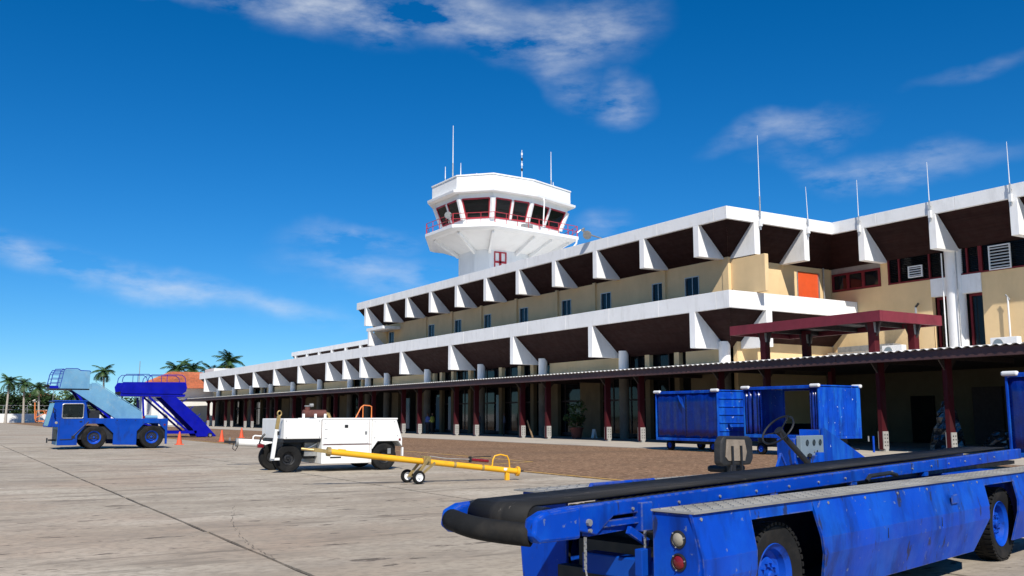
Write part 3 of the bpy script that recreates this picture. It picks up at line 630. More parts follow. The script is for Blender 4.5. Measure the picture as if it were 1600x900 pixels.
# ------------------------------------------------------------------ wheels etc. done; belt loader
TH = R(13); UX, UY = cos(TH), sin(TH)
def L2W(s, v): return (s * UX - v * UY, s * UY + v * UX)
S0, V0 = 8.2, 4.5
BL = thing('belt_loader', 'low cobalt blue belt loader with black conveyor belt in the foreground', 'belt loader', (*L2W(S0, V0), 0), TH, local=True)
class LB(MB):          # loader shapes are written in its own length / width frame
    def build(s, name, m, parent=None, **k):
        return super().build(name, m, parent, org=(S0, V0, 0), **k)
def bbox(*a): return LB().box(*a)
class CB(LB):          # the conveyor is swung slightly about its head
    def build(s, *a, **k):
        s.v = [(x, y + (x - 4.3) * .033, z) for x, y, z in s.v]
        return super().build(*a, **k)
def cbox(*a): return CB().box(*a)
# near side skirt: cross-section leans out to a crease then tucks in; holes for the wheels
def skirt(v, sg, s_lo, s_hi, cut):
    """side panels as strips between wheel arches; v = side line, sg = -1 for the near side"""
    def sec(z):   # lean of the panel with height
        return v + sg * (0.0 + .05 * (1 - abs(z - .62) / .5) if z > .12 else 0)
    zs = [.9, .62, .50, .20]; offs = [0, .055, .05, -.03]
    def strip(pts_lo, pts_hi, nm='side_panel'):
        mb = LB(); t = .02
        vs = []
        for z, o in zip(zs, offs):
            for s_ in (pts_lo, pts_hi):
                vs.append((s_(z), v + sg * o, z))
        n4 = len(vs); vs += [(x, y - sg * t, z) for x, y, z in vs]
        f = []
        for i in range(3): f += [(2 * i, 2 * i + 1, 2 * i + 3, 2 * i + 2), (n4 + 2 * i, n4 + 2 * i + 2, n4 + 2 * i + 3, n4 + 2 * i + 1), (2 * i, 2 * i + 2, n4 + 2 * i + 2, n4 + 2 * i), (2 * i + 1, n4 + 2 * i + 1, n4 + 2 * i + 3, 2 * i + 3)]
        f += [(0, n4, n4 + 1, 1), (n4 - 2, n4 - 1, 2 * n4 - 1, 2 * n4 - 2)]
        mb.add(vs, f); return mb.build(nm, 'blue', BL)
    if s_lo < 5.4: strip(lambda z: s_lo + (.9 - z) * .12, lambda z: 5.60)
    strip(lambda z: 6.46 + (.8 - z) * .28 if z < .8 else 6.46, lambda z: 9.98 - max(0, .5 - z) * .9)
    strip(lambda z: 10.86, lambda z: 12.4)
    for a, b in ((5.60, 6.46), (9.98, 10.86)): LB().add([(a, v, .9), (b, v, .9), (b, v + sg * .012, .815), (a, v + sg * .012, .815), (a, v - sg * .02, .9), (b, v - sg * .02, .9), (b, v - sg * .01, .815), (a, v - sg * .01, .815)], [(0, 1, 2, 3), (4, 7, 6, 5), (3, 2, 6, 7), (0, 4, 5, 1), (0, 3, 7, 4), (1, 5, 6, 2)]).build('arch_strip', 'blue', BL)
skirt(3.39, -1, 4.93, 0, 0); skirt(5.45, 1, 5.5, 0, 0)
# walk-on tread plates with raised bars
for v0, v1 in ((3.37, 3.70), (4.80, 5.47)):
    tp = bbox(4.93 if v0 < 4 else 5.45, 12.4, v0, v1, .896, .908).build('tread_plate', 'tread', BL)
    mb = LB(); s = 5.0 if v0 < 4 else 5.5; k = 0
    while s < 12.3:
        q = 0
        for j in range(5):
            vv = v0 + .05 + j * (v1 - v0 - .1) / 4; dx, dy = (.022, .012) if (k + j) % 2 else (.022, -.012)
            mb.obox((s, vv, .910), (dx, dy, 0), (-dy * .35, dx * .35, 0), (0, 0, .004))
        s += .062; k += 1
    st = mb.build('tread_bar', 'tread', tp); st['kind'] = 'stuff'
# front end boxes with lamps
for v0, v1, s0 in ((3.40, 3.70, 4.945), (4.97, 5.44, 5.53)):
    zs = [(.9, 0), (.62, .05), (.2, .0)]
    e = LB().prism([(v0, .893), (v0 - (.05 if v0 < 4 else 0), .62), (v0 - (.03 if v0 < 4 else 0), .17), (v1, .17), (v1 + (.05 if v0 > 4 else 0), .62), (v1, .893)], s0, s0 + .03, 'x').build('front_panel', 'blue', BL, bevel=.006)
    if v0 < 4:
        for z, m in ((.735, 'lens'), (.595, 'redlens')):
            c = (s0 - .002, 3.50, z)
            lp = LB().lathe([(.042, -.004), (.046, -.010), (.056, -.006), (.056, .01)], c, 'x', 24).build('lamp', 'black', BL)
            LB().lathe([(0, -.020), (.018, -.018), (.032, -.012), (.043, -.003), (.043, .004)], c, 'x', 24).build('lens', m, lp, smooth=True)
            mb = LB()
            for k in range(3): mb.cyl((s0 - .016, 3.50 + .05 * cos(2.1 * k + .8), z + .05 * sin(2.1 * k + .8)), (s0 - .01, 3.50 + .05 * cos(2.1 * k + .8), z + .05 * sin(2.1 * k + .8)), .005, 6)
            mb.build('screw', 'metal', lp)
# chassis, inner walls and axles
bbox(5.6, 12.3, 3.9, 4.9, .30, .56).build('chassis', 'black', BL); bbox(5.9, 9.9, 3.75, 5.1, .22, .8).build('inner_box', 'black', BL)
bbox(5.06, 5.2, 3.72, 4.4, .42, .56).build('front_beam', 'tractor', BL, bevel=.01); bbox(5.3, 5.4, 3.72, 4.85, .24, .40).build('front_skirt', 'black', BL); bbox(6.5, 9.7, 3.44, 3.75, .26, .3).build('floor_pan', 'black', BL)
bbox(10.95, 12.3, 3.5, 5.35, .24, .86).build('rear_box', 'blue', BL, bevel=.01)
for s in (6.08, 10.72):
    LB().cyl((s, 3.7, .375), (s, 5.25, .375), .06, 12).build('axle', 'black', BL)
LBo = ORG[BL.name]; ORG[BL.name] = (S0, V0, 0)
for s in (6.08, 10.72):
    wheel(BL, (s, 3.57, .375), .375, .21, -1, lugs=44, n=48, nuts=10, rr=.60, dish=1.0); wheel(BL, (s, 5.29, .375), .375, .21, 1, lugs=44, n=48, nuts=10, rr=.60)
# conveyor: side rails, head, belt
def zc(s): return .945 + (s - 4.4) * .0122        # top of the rails
for v0 in (3.88, 4.63):
    pr = [(4.42, zc(4.42)), (4.42, .80), (4.62, .755), (4.80, .86), (13.9, zc(13.9) - .13), (13.9, zc(13.9))]
    CB().prism(pr, v0, v0 + .06, 'y').build('side_rail', 'blue', BL, bevel=.008)
    hd = [(4.02, .90), (4.0, .80), (4.06, .757), (4.44, .748), (4.44, .948), (4.12, .935)]
    h = CB().prism(hd, v0 - .02, v0 + .075, 'y').build('head_plate', 'blue', BL, bevel=.02)
    CB().cyl((4.53, v0 - .022, .84), (4.53, v0, .84), .022, 8).cyl((4.54, v0 - .02, .79), (4.54, v0, .79), .012, 8).build('hinge_bolt', 'steel', h)
    for s in (6.9, 8.45, 10.3): cbox(s, s + .12, v0 + .005, v0 + .055, .86, zc(s) - .1).build('rail_bracket', 'blue', BL)
# support links between head and body
bbox(4.62, 5.16, 3.90, 3.94, .795, .835).build('support_link', 'blue', BL); bbox(5.06, 5.18, 3.87, 3.95, .74, .93).build('link_plate', 'blue', BL, bevel=.006)
LB().bar((4.55, 3.93, .77), (5.4, 3.99, .78), .05, .04).build('support_link', 'blue', BL)
LB().bar((4.95, 3.90, .76), (5.15, 3.9, .66), .03, .05).build('support_link', 'blue', BL)
# belt as one closed loop
bt = CB(); prof = []
r = .085
prof += [(13.8, zc(13.8) + .012), (4.32, zc(4.32) + .010)]
for k in range(0, 9):
    a = pi / 2 + pi * k / 8; prof.append((4.24 + r * cos(a), zc(4.3) - r + .012 + r * sin(a)))
prof += [(4.6, .80), (13.8, zc(13.8) - .12)]
inner = [(x + (.0 if 1 < i < 11 else 0), z - .012 if i < 2 else z + .012) for i, (x, z) in enumerate(prof)]
def loop(pr, v0, v1, mb):
    k = len(pr); mb.add([(x, v0, z) for x, z in pr] + [(x, v1, z) for x, z in pr], [(i, i + 1, k + i + 1, k + i) for i in range(k - 1)])
loop(prof, 4.06, 4.59, bt); o = bt.build('belt', 'belt', BL, smooth=True)
sm = o.modifiers.new('thick', 'SOLIDIFY'); sm.thickness = .014; sm.offset = 0
# slider bed under the belt and the row of rollers between belt and rail
cbox(4.4, 13.8, 3.945, 4.055, .0 + .86, .905).build('slider_bed', 'black', BL)
CB().prism([(4.45, .90), (13.8, zc(13.8) - .06), (13.8, zc(13.8) - .03), (4.45, .925)], 3.945, 4.06, 'y').build('slider_edge', 'steel', BL)
mb = CB(); s = 4.6
while s < 13.6:
    mb.obox((s, 3.985, zc(s) - .012), (.026, 0, .004), (0, .03, 0), (0, 0, .007)); s += .088
o = mb.build('belt_edge_cleat', 'rubber', BL); o['kind'] = 'stuff'
CB().cyl((4.24, 3.97, zc(4.3) - r + .012), (4.24, 4.64, zc(4.3) - r + .012), .078, 20).build('head_roller', 'black', BL, smooth=True)
# rubber bumper hose in front of the head: a hollow tube bowed across
hp = []
for k in range(13):
    t = k / 12; v = 3.93 + .68 * t; hp.append((4.06 - .09 * sin(pi * min(1, t * 1.02)) - .03 * t, v, .80 + .04 * t))
hs_ = LB().tube(hp, .068, 18, cap=False).build('bumper_hose', 'rubber', BL, smooth=True)
sm = hs_.modifiers.new('wall', 'SOLIDIFY'); sm.thickness = .018; sm.offset = -1
bbox(4.2, 4.3, 4.585, 4.62, .75, .93).build('head_stop', 'blue', BL)
# lower front box and chains with hooks
for s, v, z0, z1 in ((4.47, 3.86, .745, .56), (5.05, 3.84, .74, .60)):
    ch = LB(); z = z0; k = 0
    while z > z1:
        ch.obox((s, v, z), (.010 if k % 2 else .003, 0, 0), (0, .003 if k % 2 else .010, 0), (0, 0, .013)); z -= .021; k += 1
    ch = ch.build('chain', 'steel', BL); LB().tube([(s, v, z1 + .01), (s + .012, v, z1 - .03), (s + .01, v, z1 - .07), (s - .012, v, z1 - .07)], .006, 6).build('hook', 'metal', ch)
bbox(4.96, 5.06, 3.80, 3.86, .47, .64).build('latch_plate', 'tractor', BL, bevel=.005)
LB().tube([(8.35, 3.83, .915), (8.42, 3.83, .955), (8.85, 3.83, .965), (9.0, 3.83, .94)], .02, 8).build('hydraulic_hose', 'black', BL, smooth=True)
for v in (4.92,): LB().tube([(5.75, v, .91), (5.78, v, .955), (6.6, v, .955), (6.63, v, .91)], .018, 8).build('grab_handle', 'blue', BL, smooth=True)
for s_, z in [(5.02 + .0, .86)] + [(6.7 + .62 * k, .855) for k in range(6)] + [(11.0 + .4 * k, .855) for k in range(4)]:
    LB().cyl((s_, 3.375, z), (s_, 3.39, z), .011, 8).build('bolt', 'steel', BL)
for s_ in (7.62, 8.75): bbox(s_, s_ + .005, 3.333, 3.3395, .52, .60).build('panel_seam', 'black', BL)
for s_ in [5.0 + .55 * k for k in range(15)]: CB().cyl((s_, 3.868, zc(s_) - .06), (s_, 3.88, zc(s_) - .06), .010, 8).build('rail_bolt', 'steel', BL)
LB().tube([(5.2, 4.0, .72), (5.6, 3.98, .66), (6.0, 4.0, .70), (6.5, 4.0, .72)], .014, 6).build('hydraulic_hose', 'black', BL, smooth=True)
bbox(9.0, 9.16, 3.331, 3.3375, .70, .78).build('fuel_flap', 'blue', BL, bevel=.003)
# driver's place on the far side: seat, steering wheel, instrument panel, cowl
st = LB().obox((8.76, 5.56, .945), (.20, 0, 0), (0, .12, 0), (0, 0, .035)).build('seat_cushion', 'seat', BL, bevel=.03)
def rounded(c, ax, ay, az, nm, m, par, bev): return LB().obox(c, ax, ay, az).build(nm, m, par, bevel=bev)
ax = Vector((.98, -.0, .06)); 
sb = LB(); sb.prism([(8.36, 1.02), (8.40, .985), (8.93, .985), (8.985, 1.05), (8.98, 1.24), (8.92, 1.285), (8.44, 1.295), (8.37, 1.23)], 5.36, 5.46, 'y')
sb = sb.build('seat_back', 'seat', BL, bevel=.02)
LB().prism([(8.43, 1.08), (8.48, 1.04), (8.80, 1.03), (8.84, 1.12), (8.80, 1.25), (8.46, 1.26)], 5.352, 5.358, 'y').build('torn_backing', 'foam', sb)
for s in (8.53, 8.70): bbox(s, s + .028, 5.335, 5.351, .93, 1.19).build('seat_strut', 'black', sb)
LB().tube([(8.6, 5.4, .88), (8.6, 5.4, 1.0)], .05, 10).build('seat_post', 'black', BL)
LB().tube([(8.42, 5.3, .88), (8.45, 5.3, 1.0)], .012, 6).build('seat_lever', 'black', BL)
wc = Vector((9.52, 5.36, 1.345)); wn = Vector((-.70, .25, .67)).normalized(); wa = wn.cross(Vector((0, 0, 1))).normalized(); wb = wn.cross(wa)
ring = [wc + (wa * cos(2 * pi * k / 36) + wb * sin(2 * pi * k / 36)) * .205 for k in range(37)]
sw = LB().tube(ring, .011, 8).build('steering_wheel', 'black', BL, smooth=True)
for k in range(3):
    a = 2.1 * k + .4; LB().bar(wc - wn * .03, wc + (wa * cos(a) + wb * sin(a)) * .2, .02, .008).build('spoke', 'black', sw)
LB().tube([wc - wn * .0, wc - wn * .12], [.05, .035], 12).build('hub', 'black', sw)
LB().tube([wc - wn * .08, wc - wn * .55], .034, 10).build('steering_column', 'black', BL, smooth=True)
dp = bbox(9.92, 10.46, 5.30, 5.36, 1.03, 1.275).build('instrument_panel', 'panelgrey', BL, bevel=.006); 
for x, z, r_ in ((10.06, 1.195, .036), (10.22, 1.195, .036), (10.37, 1.195, .036), (10.22, 1.09, .01), (10.29, 1.09, .016)): LB().lathe([(r_, -.004), (r_ * .85, -.006), (r_ * .8, -.002), (0, -.002)], (x, 5.298, z), 'y', 18).build('gauge', 'dial', dp)
bbox(9.90, 10.50, 5.37, 5.6, .9, 1.24).build('engine_box', 'blue', BL, bevel=.01)
LB().prism([(10.45, .9), (10.45, 1.36), (10.50, 1.36), (11.62, .96), (11.62, .9)], 5.30, 5.33, 'y').build('cowl_plate', 'cartblue', BL, bevel=.004)
bbox(10.45, 10.49, 5.34, 5.6, .9, 1.34).build('cowl_front', 'blue', BL)
LB().cyl((10.14, 5.3, .9), (10.14, 5.3, 1.05), .07, 12).cyl((10.30, 5.28, .9), (10.30, 5.28, 1.08), .06, 12).build('valve_body', 'blue', BL, smooth=True)
LB().tube([(10.05, 5.28, .9), (10.06, 5.27, 1.03)], .012, 6).lathe([(0, -.03), (.025, -.015), (.025, .015), (0, .03)], (10.06, 5.27, 1.05), 'z', 10).build('control_lever', 'black', BL)
LB().bar((9.28, 5.28, .89), (9.42, 5.28, 1.09), .02).bar((9.56, 5.28, .89), (9.42, 5.28, 1.09), .02).build('panel_stay', 'blue', BL)

# ------------------------------------------------------------------ baggage carts
def wavy(x, y0, y1, z0, z1, amp, waves, seed, axis='y', taper=0):
    rr = random.Random(seed); k = waves * 6; mb = MB(); rows = 5; vs = []
    ph = [1.6 * sin(i * .37 + seed) + .8 * sin(i * .11 + 2 * seed) + rr.uniform(-.3, .3) for i in range(k + 1)]
    for r_ in range(rows + 1):
        z = z1 + (z0 - z1) * r_ / rows
        for i in range(k + 1):
            t = i / k; yy = y0 + (y1 - y0) * t; d = amp * sin(2 * pi * waves * t + ph[i] * .7) * (.6 + .5 * sin(i * .23 + seed) ** 2) * (1 if r_ else .5) + rr.uniform(-.004, .004)
            vs.append((x + d, yy + taper * (r_ / rows) * (t - .5), z + (rr.uniform(-.015, .02) if r_ == rows else 0)))
    f = [(r_ * (k + 1) + i, r_ * (k + 1) + i + 1, (r_ + 1) * (k + 1) + i + 1, (r_ + 1) * (k + 1) + i) for r_ in range(rows) for i in range(k)]
    return mb.add(vs, f)
def curtain(c, mb, par=None):
    o = mb.build('curtain', 'curtain', c, smooth=True); s = o.modifiers.new('thick', 'SOLIDIFY'); s.thickness = .006; return o
def cart(label, x0, x1, y0, y1, zt, ribs, opened, seed, lead=True, zf=.56):
    c = thing('baggage_cart', label, 'baggage cart', ((x0 + x1) / 2, (y0 + y1) / 2, 0), 0, 'blue curtained baggage carts')
    B(x0, x1, y0, y1, zf - .12, zf).build('deck', 'cartblue', c, bevel=.01)
    # end walls
    for yy, s in ((y0, -1), (y1, 1)):
        e = B(x0 + .06, x1 - .06, yy - (.0 if s < 0 else .04), yy + (.04 if s < 0 else 0), zf + .002, zt - .06).build('end_wall', 'cartblue', c)
        if ribs:
            for k in range(1, 6):
                z = zf + (zt - zf) * k / 6; B(x0 + .08, x1 - .08, yy + (s * .0 if s < 0 else 0) - (.035 if s < 0 else -.001), yy + (.001 if s < 0 else .035) - (.002 if s < 0 else 0), z - .025, z + .025).build('rib', 'cartblue', e, bevel=.008)
        else:
            for k in range(1, 9):
                x = x0 + (x1 - x0) * k / 9; B(x - .03, x + .03, yy - (.012 if s < 0 else -.001), yy + (-.001 if s < 0 else .012), zf + .01, zt - .08).build('rib', 'cartblue', e, bevel=.004)
    for x in (x0, x1 - .06):
        for yy in (y0 - .005, y1 - .055): B(x, x + .06, yy, yy + .06, zf + .002, zt - .002).build('corner_post', 'cartblue', c, bevel=.008)
    for x in (x0, x1 - .07): B(x - .004, x + .07, y0, y1, zt - .1, zt).build('roof_rail', 'cartblue', c, bevel=.008)
    B(x0 + .02, x1 - .02, y0 + .01, y1 - .01, zt - .03, zt + .02).build('roof', 'cartblue', c, bevel=.01)
    for x in (x0, x1):
        for yy in (y0, y1): MB().obox((x, yy + (.14 if yy == y0 else -.14), zt + .0), (.07, 0, 0), (0, .22, 0), (0, 0, .065)).build('corner_cap', 'plastic', c, bevel=.045)
    ym = (y0 + y1) / 2
    if opened:
        curtain(c, wavy(x0 + .05, y1 - .95, y1 - .08, zf + .02, zt - .1, .075, 4, seed)); curtain(c, wavy(x0 + .05, y0 + .08, y0 + .42, zf + .03, zt - .1, .05, 3, seed + 1))
        curtain(c, wavy(x1 - .08, y0 + .05, ym + .35, zf + .02, zt - .1, .03, 5, seed + 2))
        B(x1 - .1, x1 - .06, ym + .4, y1 - .05, zf, 1.2).build('rear_panel', 'dark', c)
    else:
        curtain(c, wavy(x0 + .045, ym + .02, y1 - .06, zf + .02, zt - .1, .016, 3, seed)); curtain(c, wavy(x0 + .03, y0 + .06, ym - .02, zf + .02, zt - .1, .018, 3, seed + 1))
        curtain(c, wavy(x1 - .045, y0 + .06, y1 - .06, zf + .02, zt - .1, .03, 8, seed + 2))
        fl = MB().add([(x0 - .01, ym + .45, zt - .14), (x0 - .03, ym + .12, zt - .34), (x0 - .05, ym + .0, zt - .75), (x0 - .04, ym + .32, zt - .42)], [(0, 1, 2, 3)]).build('curtain_flap', 'cartblue', c); s = fl.modifiers.new('thick', 'SOLIDIFY'); s.thickness = .006
    for x in (x0 + .25, x1 - .25):
        for yy in (y0 + .5, y1 - .7): 
            # wheels roll along y
            t = MB().lathe([(.12, -.07), (.18, -.085), (.225, -.06), (.235, 0), (.225, .06), (.18, .085), (.12, .07)], (x, yy, .235), 'x', 24).build('wheel', 'rubber', c, smooth=True)
            MB().lathe([(0, -.09), (.03, -.09), (.05, -.06), (.10, -.05), (.12, -.075), (.125, -.03), (.125, .06), (0, .06)], (x, yy, .235), 'x', 20).build('rim', 'bluerim', t, smooth=True)
            B(x - .05 + (.1 if x < (x0 + x1) / 2 else -.1), x + .05 + (.1 if x < (x0 + x1) / 2 else -.1), yy - .06, yy + .06, .25, zf - .12).build('axle_mount', 'black', c)
    B(x0 + .5, x1 - .5, y0 + .3, y1 - .3, .3, zf - .121).build('underframe', 'black', c)
    if lead: MB().tube([((x0 + x1) / 2, y0 + .2, .33), ((x0 + x1) / 2, y0 - .75, .3)], .035, 8).build('drawbar', 'black', c)
    return c
cart('blue baggage cart with drawn curtains and ribbed end, farther of the coupled pair', 27.6, 29.9, 28.4, 32.3, 2.56, True, False, 3)
c2 = cart('blue baggage cart standing half open with bunched curtains and paint flaked end', 27.6, 29.95, 23.2, 26.95, 2.62, False, True, 11, zf=.78)
MB().tube([(30.2, 22.9, .15), (30.2, 22.9, .75)], .04, 8).build('jockey_post', 'cartblue', c2); MB().cyl((30.05, 23.0, .55), (30.05, 23.0, .75), .03, 8).build('spring', 'steel', c2)
cart('blue baggage cart at the right edge with folded curtain, only a corner in view', 23.9, 26.2, 9.6, 13.98, 2.6, True, False, 21)

# ------------------------------------------------------------------ ground power unit
G = thing('ground_power_unit', 'white wheeled ground power unit with rusty muffler on top', 'power unit', (9.7, 25.4, 0))
g0, g1 = 24.4, 26.35
B(8.0, 9.05, g0 + .01, g1, .89, 1.43).build('hood', 'gpu', G, bevel=.018)
B(9.06, 10.52, g0, g1, .21, 1.40).build('body', 'gpu', G, bevel=.015)
rp = [(10.53, 1.40), (11.27, 1.40), (11.45, .86), (11.45, .64), (11.33, .80), (10.70, .80), (10.53, .58)]
MB().prism(rp, g0, g1, 'y').build('rear_body', 'gpu', G, bevel=.012)
B(9.04, 11.30, g0 - .012, g1 + .012, 1.40, 1.445).build('top_lid', 'gpu', G, bevel=.012)
d = B(9.11, 10.42, g0 - .014, g0 - .001, .745, 1.34).build('access_door', 'gpu', G, bevel=.008)
B(9.70, 9.80, g0 - .024, g0 - .015, 1.18, 1.26).build('latch', 'black', d)
B(9.075, 10.50, g0 - .006, g0 - .001, .715, .735).build('seam', 'rust', G); B(10.44, 10.447, g0 - .005, g0 - .001, .22, 1.39).build('seam', 'rust', G)
B(11.455, 11.50, g0 + .02, g0 + .1, .38, .62).build('rear_bumper', 'gpu', G); B(11.34, 11.40, g0 - .012, g0 - .001, .81, .87).build('marker_lamp', 'redlens', G)
B(8.0, 9.05, g0 + .1, g1 - .1, .80, .885).build('hood_tray', 'black', G)
for x, z in ((9.14, 1.30), (10.38, 1.30), (9.14, .78), (10.38, .78), (10.6, 1.34), (11.2, 1.34), (8.06, 1.37), (8.98, 1.37), (8.06, .94), (8.98, .94), (10.6, .9), (11.3, .95)): MB().cyl((x, g0 - .018, z), (x, g0 + .012, z), .010, 8).build('screw', 'steel', G)
B(9.12, 9.2, g0 - .03, g0 - .015, .90, .97).build('hinge', 'gpu', G); B(9.12, 9.2, g0 - .03, g0 - .015, 1.14, 1.21).build('hinge', 'gpu', G); B(10.30, 10.36, g0 - .03, g0 - .015, 1.0, 1.08).build('handle', 'steel', G)
B(9.3, 9.62, g0 - .004, g0 - .001, .36, .40).build('lower_vent', 'black', G); B(9.3, 9.62, g0 - .004, g0 - .001, .45, .49).build('lower_vent', 'black', G)
B(9.052, 9.058, g0 + .012, g1 - .02, .9, 1.40).build('seam', 'rust', G)
MB().prism([(10.54, .3), (10.54, .57), (10.70, .78), (11.33, .78), (11.44, .63), (11.44, .3)], g0 + .45, g1 - .45, 'y').build('wheel_well', 'black', G)
B(8.15, 9.05, g0 + .5, g1 - .5, .34, .8).build('chassis', 'black', G); B(8.7, 9.05, g0 + .35, g0 + .49, .42, .78).build('side_plate', 'steel', G)
MB().bar((8.75, g0 + .3, .62), (9.04, g0 + .3, .76), .02, .03).build('brace', 'gpu', G)
for x, yy, s in ((8.22, g0 + .32, -1), (8.22, g1 - .3, 1), (10.92, g0 + .14, -1), (10.92, g1 - .14, 1)): wheel(G, (x, yy, .37), .37, .24, s, 'black', .5, 0, 32, 6)
MB().cyl((8.22, g0 + .4, .37), (8.22, g1 - .4, .37), .05, 10).cyl((10.92, g0 + .2, .37), (10.92, g1 - .2, .37), .06, 10).build('axle', 'black', G)
B(11.0, 11.1, g0 + .0, g0 + .01, .45, .6).build('wheel_chock_bracket', 'steel', G)
mu = MB().cyl((8.72, 25.0, 1.565), (9.36, 25.0, 1.565), .105, 20).build('muffler', 'rust', G, smooth=True)
MB().tube([(8.84, 25.0, 1.64), (8.84, 25.0, 1.76)], .07, 12).build('exhaust_stack', 'rust', mu, smooth=True); MB().tube([(8.84, 25.0, 1.76), (8.84, 25.0, 1.79)], .085, 12).tube([(8.9, 25.0, 1.79), (9.0, 25.0, 1.80)], .05, 8).build('rain_cap', 'steel', mu)
MB().tube([(9.36, 25.0, 1.565), (9.45, 25.0, 1.55), (9.5, 25.0, 1.43)], .05, 10).build('elbow', 'gold', mu, smooth=True)
for x in (8.66, 9.0, 9.28): B(x, x + .06, 24.86, 24.9, 1.445, 1.56).build('muffler_foot', 'gpu', mu)
MB().tube([(10.14, 24.7, 1.44), (10.30, 24.7, 1.74), (10.38, 24.7, 1.80), (10.56, 24.7, 1.79), (10.62, 24.7, 1.76), (10.62, 24.7, 1.44)], .016, 8).tube([(10.36, 24.7, 1.78), (10.36, 24.7, 1.44)], .014, 8).build('hose_hoop', 'orangemetal', G, smooth=True)
db = MB().bar((7.72, 24.45, .38), (7.80, 24.4, 1.15), .07, .1).build('drawbar', 'gpu', G, bevel=.008)
MB().bar((7.80, 24.4, 1.151), (7.84, 24.38, 1.50), .06, .09).build('drawbar_end', 'gold', db, bevel=.006)
MB().tube([(7.855 + .055 * cos(2 * pi * k / 20), 24.38, 1.57 + .065 * sin(2 * pi * k / 20)) for k in range(21)], .018, 8).build('towing_eye', 'gold', db, smooth=True)
MB().box(7.69, 7.92, 24.45, 24.55, .34, .4).build('drawbar_pivot', 'gpu', db); MB().bar((7.78, 24.5, .37), (8.22, 25.2, .37), .07).build('drawbar_link', 'black', db)
B(7.80, 7.86, 24.33, 24.346, 1.0, 1.1).build('label_patch', 'black', db)
MB().tube([(7.95, 25.9, 1.0), (7.85, 25.9, .9), (7.8, 25.9, .74), (7.95, 25.9, .68)], .03, 8).build('cable', 'black', G); MB().obox((7.8, 25.8, .68), (.08, 0, 0), (0, .05, 0), (0, 0, .05)).build('plug', 'redlens', G, bevel=.01)

# ------------------------------------------------------------------ tow bars
TB = thing('tow_bar', 'yellow aircraft tow bar on two small white wheels', 'tow bar', (9.3, 19.25, 0))
A_, Z_ = Vector((7.42, 19.5, .73)), Vector((11.92, 18.98, .20)); 
MB().tube([A_, Z_], .068, 18).build('tube', 'yellow', TB, smooth=True)
bd = (Z_ - A_).normalized()
for t, m in ((.645, 'gold'), (.80, 'gold')): p = A_ + (Z_ - A_) * t; MB().tube([p - bd * .03, p + bd * .03], .073, 18).build('clamp_band', m, TB, smooth=True)
MB().tube([Z_ - bd * .03, Z_ + bd * .03], .115, 20).build('flange', 'yellow', TB, bevel=.006)
hd = MB().tube([A_ - bd * .06, A_ + bd * .02], .10, 12).build('coupling', 'gold', TB)
for s in (-1, 1): MB().bar(A_ - bd * .05 + Vector((0, s * .05, 0)), A_ - bd * .36 + Vector((0, s * .07, .01)), .03, .08).build('fork', 'gold', hd)
MB().tube([A_ - bd * .36 + Vector((0, -.05, 0)), A_ - bd * .62], .03, 8).build('shear_pin', 'gold', hd)
MB().bar(A_ + bd * .2 + Vector((0, 0, .068)), A_ + bd * .36 + Vector((0, 0, .068)), .05, .03).build('lug', 'yellow', TB)
p = A_ + (Z_ - A_) * .94; B(p.x - .05, p.x + .05, p.y - .04, p.y + .04, 0.0, p.z - .03).build('stand', 'yellow', TB, bevel=.005)
q = A_ + (Z_ - A_) * .955; w = A_ + (Z_ - A_) * .855; zz = .60
MB().tube([w + Vector((0, 0, .05)), (w.x + .02, w.y, zz - .12), (w.x + .07, w.y, zz - .03), ((w.x + q.x) / 2, w.y, zz), (q.x - .07, q.y, zz - .04), (q.x - .02, q.y, zz - .14), q + Vector((0, 0, .05))], .018, 10).build('handle', 'yellow', TB, smooth=True)
q2 = Z_ - bd * .35; MB().obox(q2 + Vector((0, -.066, .02)), (.045, 0, -.005), (0, .004, 0), (0, 0, .03)).build('label_plate', 'plastic', TB)
for yy in (18.93, 19.53):
    ty = MB().lathe([(.09, -.045), (.13, -.05), (.15, -.02), (.15, .02), (.13, .05), (.09, .045)], (9.3, yy, .15), 'y', 28).build('wheel', 'rubber', TB, smooth=True)
    MB().lathe([(0, -.05), (.025, -.05), (.03, -.02), (.07, -.02), (.085, -.045), (.095, -.04), (.095, .04), (0, .04)], (9.3, yy, .15), 'y', 24).build('rim', 'plastic', ty, smooth=True)
MB().cyl((9.3, 18.9, .15), (9.3, 19.56, .15), .018, 8).build('axle', 'gold', TB)
pc = A_ + (Z_ - A_) * .49
for yy in (19.05, 19.42): MB().bar((9.3, yy, .16), (pc.x, yy + (.04 if yy < 19.2 else -.03), pc.z + .08), .03, .06).build('wheel_arm', 'gold', TB, bevel=.004); MB().bar((9.45, yy, .22), (pc.x + .14, yy, pc.z - .02), .025, .05).build('wheel_arm', 'gold', TB)
MB().obox(pc + Vector((0, 0, .03)), (.09, 0, -.01), (0, .10, 0), (0, 0, .10)).build('pivot_bracket', 'gold', TB, bevel=.01)
pu = pc + Vector((1.15, -.1, -.02)); MB().cyl(pu + Vector((0, 0, .04)), pu + Vector((.42, -.03, .0)), .035, 12).build('pump_cylinder', 'redlens', TB, smooth=True)
MB().bar(pu + Vector((-.1, 0, .10)), pu + Vector((.5, -.03, .11)), .02).build('pump_handle', 'black', TB); MB().bar(pu + Vector((-.05, 0, -.02)), pu + Vector((-.05, 0, .12)), .05).build('pump_block', 'black', TB)
MB().tube([pc + Vector((.1, 0, .12)), pc + Vector((.5, -.06, .06)), pu + Vector((-.05, 0, .05))], .014, 6).build('hose', 'steel', TB)
MB().tube([Z_ + bd * .03, Z_ + bd * .16 + Vector((0, 0, .03))], .018, 8).build('hitch_pin', 'black', TB)
T2 = thing('tow_bar', 'white tow bar lying behind the power unit with hitch on its left end', 'tow bar', (9.3, 29, 0))
